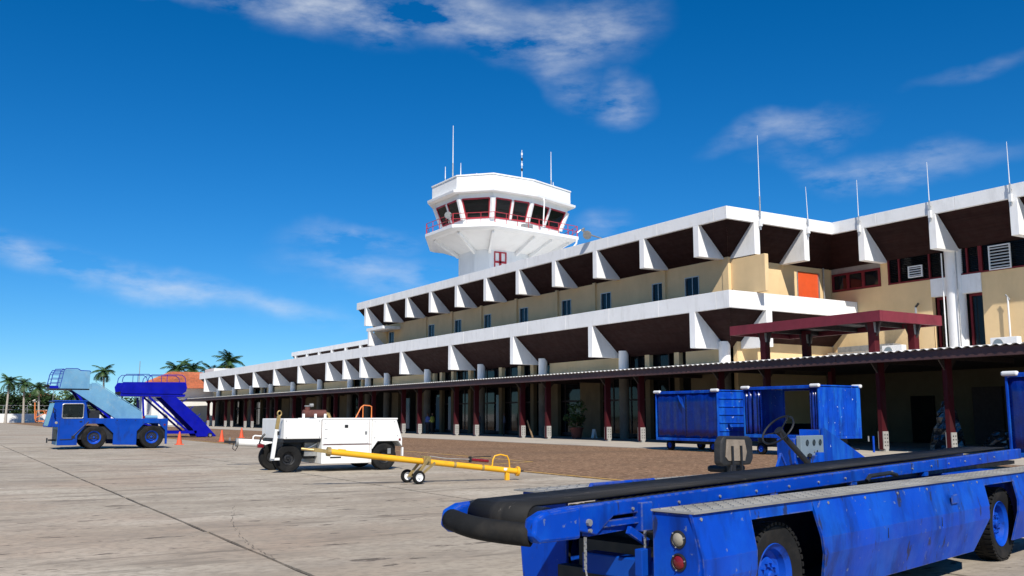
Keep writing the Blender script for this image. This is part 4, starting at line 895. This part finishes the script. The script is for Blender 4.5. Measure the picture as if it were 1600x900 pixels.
a, b = Vector((8.02, 29, .70)), Vector((12.4, 28.6, .42)); MB().tube([a, b], .115, 16).build('tube', 'gpu', T2, smooth=True); d = (b - a).normalized()
MB().tube([a - d * .02, a + d * .05], .13, 16).build('collar', 'steel', T2); hh = MB().bar(a, a - d * .36, .10, .08).build('hitch_head', 'black', T2); MB().bar(a - d * .2 + Vector((0, 0, -.06)), a - d * .2 + Vector((0, 0, .13)), .05).build('pin', 'steel', hh)
MB().tube([a - d * .08, a - d * .1 + Vector((0, 0, -.2)), a - d * .02 + Vector((0, 0, -.25)), a + d * .05 + Vector((0, 0, -.12))], .014, 6).build('chain', 'black', T2)
h0 = a + d * .5 + Vector((0, 0, .1)); MB().tube([h0, h0 + Vector((.01, 0, .1)), h0 + Vector((.06, 0, .13)), h0 + d * .28 + Vector((0, 0, .13)), h0 + d * .33 + Vector((0, 0, .09)), h0 + d * .33], .022, 8).build('handle', 'gpu', T2, smooth=True)
for yy in (28.35, 29.0): wheel(T2, (11.6, yy, .2), .2, .12, -1, 'plastic', .6, 0, 24, 0)
MB().cyl((11.6, 28.3, .2), (11.6, 29.05, .2), .02, 8).bar((11.6, 28.65, .2), (11.5, 28.68, .45), .06).build('axle', 'steel', T2)

# ------------------------------------------------------------------ self-propelled stair truck
S = thing('stair_truck', 'blue truck with cab carrying pale blue boarding stairs', 'stair truck', (7, 47.4, 0))
t0, t1 = 46.3, 48.5
low = [(4.85, .20), (5.66, .20), (5.66, .62), (6.04, 1.15), (6.71, 1.15), (7.17, .71), (7.17, .20), (8.18, .17), (8.18, .8), (8.51, 1.17), (9.12, 1.16), (9.44, .84), (9.46, .2), (9.54, .2), (9.54, 1.38), (6.06, 1.40), (4.66, 1.40), (4.60, 1.02), (4.85, 1.0)]
MB().prism(low, t0, t0 + .12, 'y').build('side_panel', 'tractor', S, bevel=.012); MB().prism(low, t1 - .12, t1, 'y').build('side_panel', 'tractor', S, bevel=.012)
B(4.87, 9.5, t0 + .13, t1 - .13, .45, 1.02).build('chassis', 'black', S); B(6.05, 9.53, t0 + .121, t1 - .121, 1.15, 1.36).build('deck', 'tractor', S); B(4.86, 4.92, t0 + .121, t1 - .121, .2, 1.0).build('front_grille', 'lightblue', S)
B(4.84, 4.858, t0 + .3, t1 - .3, .4, .9).build('radiator', 'black', S)
# cab shell with window
cabp = [(4.44, 1.05), (4.66, 2.10), (5.92, 2.14), (6.04, 1.40), (4.66, 1.401), (4.60, 1.06)]
for yy in (t0, t1 - .08):
    w = MB()
    # side: pieces around the window opening x 4.98-5.86, z 1.42-2.04
    w.prism([(4.52, 1.405), (4.98, 1.405), (4.98, 2.12), (4.665, 2.10)], yy, yy + .08, 'y').prism([(5.86, 1.405), (6.045, 1.405), (5.925, 2.14), (5.86, 2.14)], yy, yy + .08, 'y').prism([(4.98, 2.04), (5.86, 2.04), (5.86, 2.14), (4.98, 2.12)], yy, yy + .08, 'y').prism([(4.43, 1.03), (4.6, 1.03), (4.66, 1.402), (4.52, 1.402)], yy, yy + .08, 'y')
    w.build('cab_side', 'tractor', S)
    k = -1 if yy == t0 else 1; yo = yy - .006 if k < 0 else yy + .086
    fr = MB().tube([(4.99, yo, 1.45), (4.99, yo, 2.0), (5.04, yo, 2.04), (5.82, yo, 2.05), (5.86, yo, 2.0), (5.86, yo, 1.45), (5.82, yo, 1.405), (5.03, yo, 1.405), (4.99, yo, 1.45)], .022, 6).build('window', 'metal', S)
    B(4.99, 5.86, yy + .035, yy + .043, 1.41, 2.04).build('pane', 'clear', fr)
MB().add([(4.45, t0 + .09, 1.06), (4.45, t1 - .09, 1.06), (4.66, t1 - .09, 2.08), (4.66, t0 + .09, 2.08)], [(0, 1, 2, 3)]).build('windscreen', 'blueglass', S)
B(4.62, 6.0, t0 - .03, t1 + .03, 2.142, 2.2).build('cab_roof', 'tractor', S, bevel=.015); B(5.93, 6.0, t0 + .09, t1 - .09, 1.4, 2.12).build('cab_rear', 'tractor', S); B(4.45, 4.62, t0 + .081, t1 - .081, 1.0, 1.055).build('chin', 'tractor', S)
B(5.3, 5.7, t0 + .4, t0 + .9, 1.2, 1.75).build('driver_seat', 'seat', S, bevel=.04); MB().tube([(5.05 + .0, t0 + .65 + .17 * cos(2 * pi * k / 20), 1.6 + .17 * sin(2 * pi * k / 20)) for k in range(21)], .015, 6).build('steering_wheel', 'black', S)
MB().lathe([(0, -.02), (.05, -.015), (.06, 0), (.06, .01)], (4.77, t0 - .0, 1.2), 'y', 16).build('headlamp', 'lens', S); B(9.36, 9.44, t0 - .012, t0 - .001, 1.06, 1.13).build('tail_lamp', 'redlens', S)
MB().bar((4.86, 47.0, .42), (4.55, 47.0, .42), .08).bar((4.5, 47.0, .3), (4.5, 47.0, .52), .06).build('tow_hitch', 'black', S)
MB().tube([(4.95, t0 - .02, .46), (5.45, t0 - .02, .47), (5.5, t0 - .02, .62), (5.95, t0 - .02, 1.1), (6.1, t0 - .02, 1.25)], .016, 6).build('grab_rail', 'black', S)
B(5.42, 5.56, t0 - .02, t0 - .001, .5, .62).build('step_plate', 'black', S)
dm = B(4.90, 4.912, t0 - .005, t0 - .001, .62, 1.38).box(5.92, 5.932, t0 - .005, t0 - .001, 1.0, 1.38).build('door_gap', 'black', S); B(5.72, 5.82, t0 - .03, t0 - .001, 1.24, 1.28).build('door_handle', 'black', S)
MB().bar((4.72, t0 - .02, 1.75), (4.6, t0 - .22, 1.85), .02).obox((4.6, t0 - .24, 1.75), (.02, 0, 0), (0, .07, 0), (0, 0, .12)).build('mirror', 'black', S)
for x in (7.3, 7.7, 8.1): MB().cyl((x, t0 - .012, 1.3), (x, t0, 1.3), .018, 8).build('bolt', 'black', S)
for x in (6.37, 8.86):
    wheel(S, (x, t0 + .18, .53), .53, .32, -1, 'bluerim', .54, 0, 36, 10, .8); wheel(S, (x, t1 - .18, .53), .53, .32, 1, 'bluerim', .54, 0, 36, 10)
MB().tube([(8.55, t0 + .25, 1.44), (9.1, t0 + .25, 1.44)], .09, 12).build('air_tank', 'lightblue', S, smooth=True); B(8.46, 8.54, t0 + .2, t0 + .3, 1.38, 1.5).build('beacon', 'redlens', S); B(7.1, 7.3, t0 + .5, t0 + .6, 1.36, 1.48).build('filler_cap', 'plastic', S)
# the stairs themselves
sy0, sy1 = 46.75, 48.1
for yy in (sy0, sy1):
    st = MB().prism([(5.30, 2.72), (6.2, 2.72), (6.2, 3.02), (6.36, 3.02), (8.45, 1.68), (8.45, 1.38), (7.30, 1.38)], yy, yy + .05, 'y').build('stair_side', 'lightblue', S, bevel=.006)
    pl = MB().prism([(4.80, 2.80), (4.86, 2.74), (6.02, 2.74), (6.09, 2.82), (6.10, 3.50), (6.05, 3.55), (5.70, 3.555), (5.55, 3.62), (5.05, 3.62), (4.98, 3.58)], yy - .01, yy + .03, 'y').build('platform_side', 'lightblue', S, bevel=.006)
    MB().tube([(4.86, yy, 2.76), (5.0, yy, 3.58), (5.08, yy, 3.65), (5.56, yy, 3.65), (5.7, yy, 3.57), (6.08, yy, 3.56), (6.12, yy, 3.5)], .018, 8).build('hand_rail', 'ultramarine', pl, smooth=True)
    MB().tube([(6.36, yy, 3.06), (8.45, yy, 1.72)], .015, 6).build('hand_rail', 'lightblue', st)
    ld = MB().tube([(4.46, yy, 2.88), (4.55, yy, 3.4), (4.65, yy, 3.6), (5.0, yy, 3.62)], .018, 8)
    for z in (3.0, 3.2, 3.4, 3.5): ld.tube([(4.48 + (z - 2.9) * .16, yy, z), (4.86 + (z - 2.8) * .15, yy, z)], .014, 6)
    ld.build('front_rail', 'ultramarine', S)
B(4.40, 6.1, sy0, sy1, 2.68, 2.74).build('platform_floor', 'black', S); B(4.45, 4.85, sy0, sy1 + .04, 2.741, 2.86).build('platform_nose', 'ultramarine', S)
MB().tube([(4.38, sy0 - .02, 2.86), (4.38, sy1 + .06, 2.86)], .06, 12).build('nose_bumper', 'rubber', S)
for k in range(12): t = k / 12; x = 6.15 + 2.3 * t; z = 2.62 - 1.3 * t; B(x, x + .24, sy0 + .055, sy1 - .005, z, z + .03).build('stair_tread', 'tread', S)
for yy in (sy0 + .1, sy1 - .1): MB().bar((6.4, yy, 1.36), (5.5, yy, 2.68), .09).bar((7.1, yy, 1.36), (6.3, yy, 2.1), .09).build('lift_arm', 'ultramarine', S)
B(6.1, 6.6, t0 + .45, t1 - .45, 1.361, 1.75).build('engine_cover', 'black', S)

# ------------------------------------------------------------------ dark blue boarding stairs
D = thing('boarding_stairs', 'ultramarine wheeled boarding stairs parked beyond the stair truck', 'boarding stairs', (14.5, 69, 0))
d0, d1 = 68.0, 69.9
for yy in (d0, d1):
    pp = [(10.85, 3.10), (11.0, 3.02), (14.9, 3.02), (15.15, 3.2), (15.2, 3.5), (15.1, 3.86), (10.95, 3.80), (10.78, 3.5)]
    if yy == d1: pp = [(x - .05, z) for x, z in pp]
    pl = MB().prism(pp, yy, yy + .05, 'y').build('platform_side', 'ultramarine', D, bevel=.01)
    for xa, xb in ((10.9, 12.9), (12.55, 15.1)):
        MB().tube([(xa, yy + .02, 3.8), (xa + .05, yy + .02, 4.1), (xa + .25, yy + .02, 4.33), (xb - .3, yy + .02, 4.36), (xb - .08, yy + .02, 4.2), (xb, yy + .02, 3.86)], .025, 8).tube([((xa + xb) / 2, yy + .02, 3.8), ((xa + xb) / 2, yy + .02, 4.34)], .02, 6).build('hand_rail', 'ultramarine', pl, smooth=True)
    MB().prism([(13.45, 2.82), (14.5, 2.82), (16.25, 1.3), (17.35, .12), (17.3, .06), (16.0, .06), (15.7, .62)], yy, yy + .05, 'y').build('stair_side', 'ultramarine', D, bevel=.008)
    MB().bar((12.7, yy + .1, 2.8), (15.5, yy + .1, .35), .13).bar((12.3, yy + .1, 2.8), (12.45, yy + .1, 1.0), .12).build('support_strut', 'ultramarine', D)
    MB().bar((13.4, yy + .1, .38), (16.0, yy + .1, .38), .2).build('base_rail', 'ultramarine', D); MB().bar((12.45, yy + .1, 1.0), (14.2, yy + .1, .4), .1).build('base_strut', 'ultramarine', D)
    MB().tube([(14.9, yy, 3.1), (16.9, yy, 1.25), (17.4, yy, .8)], .02, 6)
    wheel(D, (16.9, yy + (-.1 if yy == d0 else .15), .16), .16, .1, -1, 'steel', .6, 0, 20, 0); wheel(D, (13.6, yy + .1, .19), .19, .12, -1, 'steel', .6, 0, 20, 0)
B(10.85, 15.1, d0 + .05, d1, 2.84, 3.02).build('platform_floor', 'ultramarine', D); B(10.78, 10.85, d0 + .05, d1, 2.95, 3.15).build('nose_bumper', 'rubber', D)
for k in range(14): t = k / 14; x = 14.2 + 2.6 * t; z = 2.72 - 2.5 * t; B(x, x + .24, d0 + .055, d1 - .005, z, z + .03).build('stair_tread', 'tread', D)
for k in range(4): x = 15.2 + .5 * k; MB().bar((x, d1 + .1, 2.3 - .55 * k), (x + .45, d1 + .1, 2.75 - .55 * k), .05).build('rail_stay', 'ultramarine', D)
B(16.3, 17.1, d1 + .05, d1 + .35, .2, .9).build('hydraulic_box', 'ultramarine', D, bevel=.02)

# ------------------------------------------------------------------ traffic cones
def cone(label, x, y):
    c = thing('traffic_cone', label, 'cone', (x, y, .0), 0, 'orange cones on the apron')
    MB().lathe([(.0, .03), (.155, .03), (.15, .06), (.035, .68), (0, .69)], (x, y, 0), 'z', 20).build('body', 'cone', c, smooth=True)
    B(x - .2, x + .2, y - .2, y + .2, 0, .035).build('base', 'cone', c, bevel=.01)
cone('orange traffic cone beside the rear of the stair truck', 11.2, 51.3); cone('orange traffic cone in front of the boarding stairs foot', 14.7, 56.3); cone('orange traffic cone on the brown road behind the white tow bar', 18.4, 65.3)

# ------------------------------------------------------------------ small things by the terminal
def ac(label, x, y0, y1, z):
    c = thing('air_conditioner', label, 'air conditioner', (x + .2, (y0 + y1) / 2, z), 0, 'air conditioners on the walkway roof')
    B(x, x + .4, y0, y1, z + .1, z + .82).build('casing', 'plastic', c, bevel=.02)
    MB().lathe([(.26, -.01), (.28, -.02), (.29, -.005), (.29, .01)], (x - .001, y1 - .42, z + .46), 'x', 24).build('fan_ring', 'steel', c); MB().lathe([(0, .0), (.26, .0), (.26, .008)], (x - .012, y1 - .42, z + .46), 'x', 24).build('fan_grille', 'panelgrey', c)
    B(x + .05, x + .35, y0 + .1, y0 + .16, z, z + .1).box(x + .05, x + .35, y1 - .16, y1 - .1, z, z + .1).build('foot', 'steel', c)
ac('white air conditioner on the canopy roof under the maroon porch roof', 45.6, 32.4, 33.7, 4.62); ac('white air conditioner on the canopy roof at the far right', 45.6, 25.9, 27.3, 4.62)
dk = thing('roof_duct', 'grey sheet metal duct lying along the wing wall above the canopy', 'duct', (46.5, 36, 4.7)); B(46.2, 47.0, 33.9, 38.0, 4.75, 5.3).build('lower_duct', 'metal', dk, bevel=.02); B(46.4, 47.05, 33.5, 37.4, 5.31, 5.62).build('upper_duct', 'steel', dk, bevel=.02)
pp = thing('vent_pipe', 'thin white vent pipe on the wing wall above the right air conditioner', 'pipe', (46.9, 27.0, 5)); MB().tube([(46.95, 27.0, 4.7), (46.95, 27.0, 7.3), (46.95, 27.0, 7.6)], .045, 8).build('pipe', 'plastic', pp, smooth=True); MB().tube([(46.95, 26.9, 7.45), (46.95, 27.1, 7.75)], .04, 6).build('cap', 'steel', pp)
pp = thing('vent_pipe', 'grey vent pipe standing behind the maroon porch roof', 'pipe', (46.9, 32.3, 4.7)); MB().tube([(46.9, 32.3, 4.7), (46.9, 32.3, 7.6)], .06, 8).build('pipe', 'metal', pp, smooth=True); MB().tube([(46.9, 32.3, 7.6), (46.9, 32.1, 7.8)], .06, 6).build('cap', 'black', pp)
# potted shrub
pt = thing('potted_shrub', 'dark leafy shrub in a clay pot in the shade of the walkway', 'potted plant', (36.2, 50.3, .03))
MB().lathe([(0, 0), (.3, 0), (.42, .62), (.46, .62), (.46, .72), (.38, .72), (.36, .66), (0, .66)], (36.2, 50.3, .03), 'z', 24).build('pot', 'pot', pt, smooth=True)
MB().tube([(36.2, 50.3, .6), (36.25, 50.3, 1.3), (36.15, 50.35, 1.9)], [.04, .03, .015], 6).build('stem', 'wood', pt)
def leaves(c, rad, n, size, seed, squash=(1, 1, 1), clump=14):
    rr = random.Random(seed); mb = MB(); cl = []
    for _ in range(clump):
        while True:
            p = Vector((rr.uniform(-1, 1), rr.uniform(-1, 1), rr.uniform(-1, 1)))
            if .25 < p.length < 1: break
        cl.append((p, rr.uniform(.25, .48)))
    for _ in range(n):
        p, q = rr.choice(cl); v = Vector((rr.gauss(0, 1), rr.gauss(0, 1), rr.gauss(0, 1))).normalized() * q * rr.uniform(.4, 1) + p
        v = Vector((v.x * squash[0], v.y * squash[1], v.z * squash[2])) * rad + Vector(c)
        a = Vector((rr.gauss(0, 1), rr.gauss(0, 1), rr.gauss(0, .6))).normalized(); b = a.cross(Vector((rr.gauss(0, 1), rr.gauss(0, 1), rr.gauss(0, 1)))).normalized(); s = size * rr.uniform(.6, 1.3)
        mb.add([v - a * s, v + b * s * .45, v + a * s, v - b * s * .45], [(0, 1, 2, 3)])
    return mb
leaves((36.2, 50.3, 1.6), .9, 600, .12, 4, (.85, .85, 1.0)).build('foliage', 'leaf', pt)
ws = thing('floor_sign', 'small white folding floor sign beside the potted shrub', 'floor sign', (37.1, 49.6, .03)); MB().bar((36.95, 49.6, .06), (37.08, 49.6, .64), .28, .02, (1, 0, 0)).build('front_leaf', 'plastic', ws); MB().bar((37.25, 49.6, .06), (37.1, 49.6, .64), .28, .02, (1, 0, 0)).build('back_leaf', 'plastic', ws)
st = single(MB().bar((34.5, 53.0, .05), (34.42, 53.55, 1.2), .05, .1), 'timber_plank', 'wood', 'pale timber plank leaning against a walkway post', 'plank', (34.5, 53.0, .03))
def bundle(label, x, y, w, h, seed):
    rr = random.Random(seed); mb = MB(); n = 18; vs = []; rows = 9
    for r_ in range(rows + 1):
        t = r_ / rows; ww = w * (1 - .75 * t ** 1.6)
        for j in range(n):
            a = 2 * pi * j / n; k = ww * rr.uniform(.75, 1.15); vs.append((x + cos(a) * k * .7, y + sin(a) * k, .03 + h * t + rr.uniform(-.03, .03) * (0 < r_ < rows)))
    f = [(r_ * n + j, r_ * n + (j + 1) % n, (r_ + 1) * n + (j + 1) % n, (r_ + 1) * n + j) for r_ in range(rows) for j in range(n)] + [tuple(range(n)), tuple(rows * n + j for j in range(n))]
    single(mb.add(vs, f), 'wrapped_bundle', 'bag', label, 'bundle', (x, y, .03), 'plastic wrapped bundles under the canopy')
bundle('tall shiny plastic wrapped bundle between two maroon posts at the right', 37.0, 24.3, .75, 2.1, 1); bundle('low crumpled plastic bundle just right of the post', 37.2, 22.1, .8, .9, 2); bundle('crumpled plastic bundle next to the right edge cart', 37.4, 19.6, .7, 1.0, 3)

# ------------------------------------------------------------------ people in the shade
def person(label, x, y, rz, shirt, trousers, h=1.74, arm=0):
    p = thing('person', label, 'person', (x, y, .03), rz, None, local=True)
    J = [(0, 0, .94), (0, 0, 1.15), (0, 0, 1.36), (0, 0, 1.46), (0, 0, 1.53), (.01, 0, 1.64), (.0, 0, 1.74),
         (0, .09, .90), (.02, .10, .48), (0, .10, .08), (.14, .11, .03), (0, -.09, .90), (.03, -.11, .48), (-.03, -.12, .08), (.11, -.13, .03),
         (0, .18, 1.38), (-.02, .23, 1.12), (.06 + .15 * arm, .2 - .05 * arm, .88 + .18 * arm), (.08 + .2 * arm, .18 - .1 * arm, .78 + .25 * arm), (0, -.18, 1.38), (-.02, -.23, 1.12), (.05, -.22, .88), (.06, -.21, .77)]
    E = [(0, 1), (1, 2), (2, 3), (3, 4), (4, 5), (5, 6), (0, 7), (7, 8), (8, 9), (9, 10), (0, 11), (11, 12), (12, 13), (13, 14), (2, 15), (15, 16), (16, 17), (17, 18), (2, 19), (19, 20), (20, 21), (21, 22)]
    rad = [.135, .125, .14, .06, .055, .095, .07, .10, .065, .045, .04, .10, .065, .045, .04, .065, .05, .038, .035, .065, .05, .038, .035]
    k = h / 1.78
    me = bpy.data.meshes.new('body'); me.from_pydata([(a * k, b * k, c * k) for a, b, c in J], E, [])
    o = bpy.data.objects.new('body', me); COL.objects.link(o); o.parent = p
    sk = o.modifiers.new('skin', 'SKIN'); sk.use_smooth_shade = True
    for i, v in enumerate(me.skin_vertices[0].data): v.radius = (rad[i], rad[i] * (1.15 if i < 3 else 1)); v.use_root = (i == 0)
    ss = o.modifiers.new('sub', 'SUBSURF'); ss.levels = 1; ss.render_levels = 1
    m = bpy.data.materials.new('clothing'); m.use_nodes = True; N = m.node_tree.nodes; L = m.node_tree.links
    tc = N.new('ShaderNodeTexCoord'); sx = N.new('ShaderNodeSeparateXYZ'); L.new(tc.outputs['Object'], sx.inputs[0]); mr = N.new('ShaderNodeMapRange'); L.new(sx.outputs[2], mr.inputs[0]); mr.inputs[2].default_value = 1.8
    cr = N.new('ShaderNodeValToRGB'); cr.color_ramp.interpolation = 'CONSTANT'; L.new(mr.outputs[0], cr.inputs[0])
    el = cr.color_ramp.elements; el[0].color = (.02, .02, .02, 1); el[0].position = 0; el[1].color = (*trousers, 1); el[1].position = .05
    for ps, c in ((.535, shirt), (.815, (.10, .05, .03)), (.935, (.01, .01, .01))): e = el.new(ps); e.color = (*c, 1)
    L.new(cr.outputs[0], N['Principled BSDF'].inputs['Base Color']); N['Principled BSDF'].inputs['Roughness'].default_value = .85
    me.materials.append(m)
person('person in a blue shirt and dark trousers standing beside a colleague', 34.95, 69.6, R(200), (.06, .10, .30), (.012, .012, .016)); person('person in a yellow green vest standing beside the blue shirted one', 35.1, 69.05, R(120), (.30, .34, .06), (.012, .012, .016), 1.8, 1)
person('person in dark clothes standing alone deeper in the walkway shade', 36.4, 63.6, R(180), (.03, .03, .04), (.012, .012, .016), 1.8); person('person in a grey blue shirt half hidden behind a walkway post', 36.9, 60.6, R(150), (.07, .08, .12), (.012, .012, .016), 1.75)

# ------------------------------------------------------------------ far left: wall, fence, palms, trees, building
FW = thing('boundary_wall', 'low pale wall with chain link fence at the far end of the apron', 'wall', (10, 238, 0))
B(-70, 34, 238, 238.3, 0, 2.0).build('wall', 'farwhite', FW)
for k in range(22): MB().tube([(-68 + 4.8 * k, 238.1, 2.0), (-68 + 4.8 * k, 238.1, 3.9)], .05, 6).build('fence_post', 'metal', FW)
fm = MB()
for z in (2.9, 3.85): fm.tube([(-70, 238.1, z), (34, 238.1, z)], .03, 5)
fm.build('fence_rail', 'metal', FW)
def palm_crown(seed, n=23, L_=3.2):
    rr = random.Random(seed); gm = MB()
    for k in range(n):
        az = 2 * pi * k / n + rr.uniform(-.2, .2); el = rr.uniform(-.5, 1.35); ln = L_ * rr.uniform(.8, 1.1); d = Vector((cos(az), sin(az), 0)); p = Vector((0, 0, 0)); e = el; pts = []
        for s in range(9): pts.append(p.copy()); p = p + (d * cos(e) + Vector((0, 0, sin(e)))) * ln / 8; e -= .17 + .05 * (1 - el)
        side = d.cross(Vector((0, 0, 1)))
        for i in range(8):
            a, b = pts[i], pts[i + 1]; gm.tube([a, b], .035, 3, cap=False)
            for t in (.0, .33, .66):
                q = a.lerp(b, t); w = .95 * sin(pi * min(.97, (i + t + .6) / 8.6)) + .12
                for sd in (-1, 1):
                    tip = q + side * sd * w * rr.uniform(.85, 1.1) + (b - a).normalized() * w * .45 - Vector((0, 0, w * rr.uniform(.25, .6))); dv = (b - a) * .36
                    gm.add([q - dv * .5, q + dv * .5, tip], [(0, 1, 2)])
    return gm
CR = []
def palm(label, x, y, h, sc=1.0, seed=0, dry=False, grp='palms beyond the apron'):
    t = thing('palm_tree', label, 'palm', (x, y, 0), seed * 1.3, grp, local=True)
    rr = random.Random(seed); lx, ly = rr.uniform(-.4, .4), rr.uniform(-.4, .4)
    MB().tube([(0, 0, 0), (lx * .2, ly * .2, h * .3), (lx * .6, ly * .6, h * .7), (lx, ly, h)], [.34, .24, .2, .15], 10).build('trunk', 'bark', t, smooth=True)
    v = seed % 3
    while len(CR) <= v: CR.append(None)
    if CR[v] is None: CR[v] = palm_crown(v + 1).build('crown', 'frond', t)
    c = CR[v] if CR[v].parent == t else CR[v].copy()
    if c is not CR[v]: COL.objects.link(c); c.parent = t
    c.location = (lx, ly, h - .1); c.scale = (sc, sc, sc)
    if dry: leaves((lx, ly, h - .9), .7, 60, .4, seed, (1, 1, .8), 5).build('dry_fronds', 'frond2', t)
palm('tall palm with smooth trunk nearest the left edge', 13.7, 230, 8.9, .9, 0); palm('palm second from the left edge in front of the low wall', 17.2, 231, 8.5, .85, 1); palm('palm third from the left, its trunk beside the orange work platform', 20.0, 228, 7.7, .85, 2)
palm('lone palm rising behind the upper platform of the stair truck', 33.2, 230, 11.6, 1.0, 4, True)
palm('leftmost palm of the cluster over the orange tiled roof', 40.7, 192, 10.6, 1.1, 3); palm('second palm of the cluster over the orange tiled roof', 43.8, 192, 10.9, 1.1, 5, True); palm('short full palm in the middle of the cluster beside the roof', 47.2, 190, 10.2, 1.1, 7); palm('tallest palm of the cluster at the end of the terminal roof', 50.8, 190, 12.2, 1.2, 6, True)
palm('small palm low behind the cab of the stair truck', 26.5, 233, 6.0, .8, 8)
LC = [leaves((0, 0, 0), 1.0, 2600, .075, 40 + k, (1, 1, .8), 26) for k in range(3)]; LM = [None] * 3
def tree(label, x, y, h, w, k, m='leaf'):
    t = thing('broadleaf_tree', label, 'tree', (x, y, 0), k * .9, 'trees beyond the boundary wall', local=True)
    tr = MB().tube([(0, 0, 0), (.1, 0, h * .35), (.05, .1, h * .6)], [.28, .2, .1], 8)
    for a in range(4): tr.tube([(.1, 0, h * .35), (w * .5 * cos(a * 1.6), w * .5 * sin(a * 1.6), h * .7)], [.12, .05], 6)
    tr.build('trunk', 'bark', t)
    i = k % 3
    key = (i, m)
    if key not in TREEM: TREEM[key] = LC[i].build('crown', m, t); c = TREEM[key]
    else: c = TREEM[key].copy(); COL.objects.link(c); c.parent = t
    c.location = (0, 0, h * .55); c.scale = (w, w, h * .55)
TREEM = {}
for i, (x, h, w, m, lb) in enumerate([(2, 7.5, 5, 'leaf', 'dark broadleaf tree at the far left edge behind the wall'), (9.5, 7.8, 5, 'leaf', 'dark tree behind the wall left of the first palm'), (15.5, 7.4, 4.5, 'leaf', 'dark tree between the first two palm trunks'), (21, 8.0, 5, 'leaf', 'dark tree behind the third palm'),
        (27, 7.2, 4.6, 'leaf2', 'yellow green tree behind the wall left of the stair truck cab'), (31.5, 7.2, 4.5, 'leaf2', 'yellow green tree seen behind the stair truck deck'), (36, 6.5, 4.5, 'leaf', 'dark tree behind the boarding stairs'), (-6, 8, 5.5, 'leaf', 'dark tree beyond the left edge of the picture')]):
    tree(lb, x, 250 + (i * 37) % 9, h, w, i, m)
hg = leaves((0, 0, 0), 1.0, 9000, .012, 77, (1, .03, .05), 300); hg = MB()
rr = random.Random(3)
for _ in range(9000):
    v = Vector((rr.uniform(-60, 60), rr.uniform(262, 268), rr.uniform(0, 1) ** .8 * (5.5 + 1.2 * sin(rr.uniform(0, 1))))); a = Vector((rr.gauss(0, 1), rr.gauss(0, 1), rr.gauss(0, 1))).normalized(); b = a.orthogonal().normalized(); s = rr.uniform(.3, .7)
    hg.add([v - a * s, v + b * s * .6, v + a * s, v - b * s * .6], [(0, 1, 2, 3)])
o = hg.build('scrub', 'leaf'); o['kind'] = 'stuff'; tag(o, 'dark green scrub and bush filling the horizon behind the wall', 'scrub')
WP = thing('work_platform', 'small orange wheeled work platform parked before the far wall', 'work platform', (20.8, 226, 0))
f = MB()
for x in (19.2, 22.2):
    for yy in (225.5, 226.5): f.bar((x, yy, .3), (x, yy, 2.6), .12)
f.bar((19.2, 225.5, .4), (22.2, 225.5, .4), .3).bar((19.2, 225.5, 1.2), (21.8, 225.5, 2.5), .16).bar((19.2, 225.5, 2.6), (22.2, 225.5, 2.6), .12).bar((20.6, 225.5, 2.5), (22.0, 225.5, .8), .16)
f.build('frame', 'orangemetal', WP); MB().bar((19.0, 225.6, .8), (18.8, 225.6, 4.4), .2).build('mast', 'orangemetal', WP)
for x in (19.4, 22.0): wheel(WP, (x, 225.4, .3), .3, .2, -1, 'steel', .5, 0, 16, 0)
B(22.5, 24.3, 225.4, 226.6, .4, 1.4).build('generator_box', 'plastic', WP, bevel=.03)
HB = thing('white_house', 'small white house with reddish roof behind the far trees', 'house', (22, 262, 0)); B(18.5, 26, 259, 263, 0, 6.2).build('wall', 'farwhite', HB); MB().prism([(18, 6.2), (26.5, 6.2), (22.2, 7.8)], 258.6, 263.4, 'y').build('roof', 'tile', HB)
# building with orange tiled hip roof past the end of the terminal
OB = thing('tiled_roof_pavilion', 'pavilion with orange clay tiled hip roof past the terminal end', 'pavilion', (36, 166, 0))
B(30.5, 42, 161, 172, 0, 6.1).build('wall', 'farwhite', OB)
hr = MB().add([(28.8, 159, 6.05), (43.2, 159, 6.05), (43.2, 174, 6.05), (28.8, 174, 6.05), (34.5, 165.5, 8.9), (39.5, 165.5, 8.9), (39.5, 168.5, 8.9), (34.5, 168.5, 8.9)], [(0, 1, 5, 4), (1, 2, 6, 5), (2, 3, 7, 6), (3, 0, 4, 7), (4, 5, 6, 7), (3, 2, 1, 0)]).build('roof', 'tile', OB)
tl = MB()
for k in range(58):
    x = 29.0 + .245 * k; xe = 34.5 + 5.0 * k / 58; tl.tube([(x, 158.98, 6.09), (xe, 165.46, 8.95)], .07, 5)
    y = 159.2 + .255 * k; ye = 165.5 + 3.0 * k / 58; tl.tube([(28.78, y, 6.09), (34.46, ye, 8.95)], .07, 5)
o = tl.build('tile_row', 'tile', hr); o['kind'] = 'stuff'
B(39.5, 45, 158, 164, 7.4, 9.4).build('roof_tank_housing', 'farwhite', OB, bevel=.03)
for x in (28.9, 31.5): MB().cyl((x, 158.2, .0), (x, 158.2, 4.4), .45, 16).build('column', 'white', OB, smooth=True)
single(MB().tube([(31.0, 176, 0), (31.0, 176, 11.2)], [.1, .06], 8), 'light_pole', 'metal', 'thin pale pole rising beside the tiled pavilion roof', 'pole', (31, 176, 0))
single(MB().tube([(22.9, 232, 0), (22.9, 232, 7.9)], [.09, .06], 8), 'light_pole', 'steel', 'thin dark pole behind the windscreen of the stair truck', 'pole', (22.9, 232, 0))
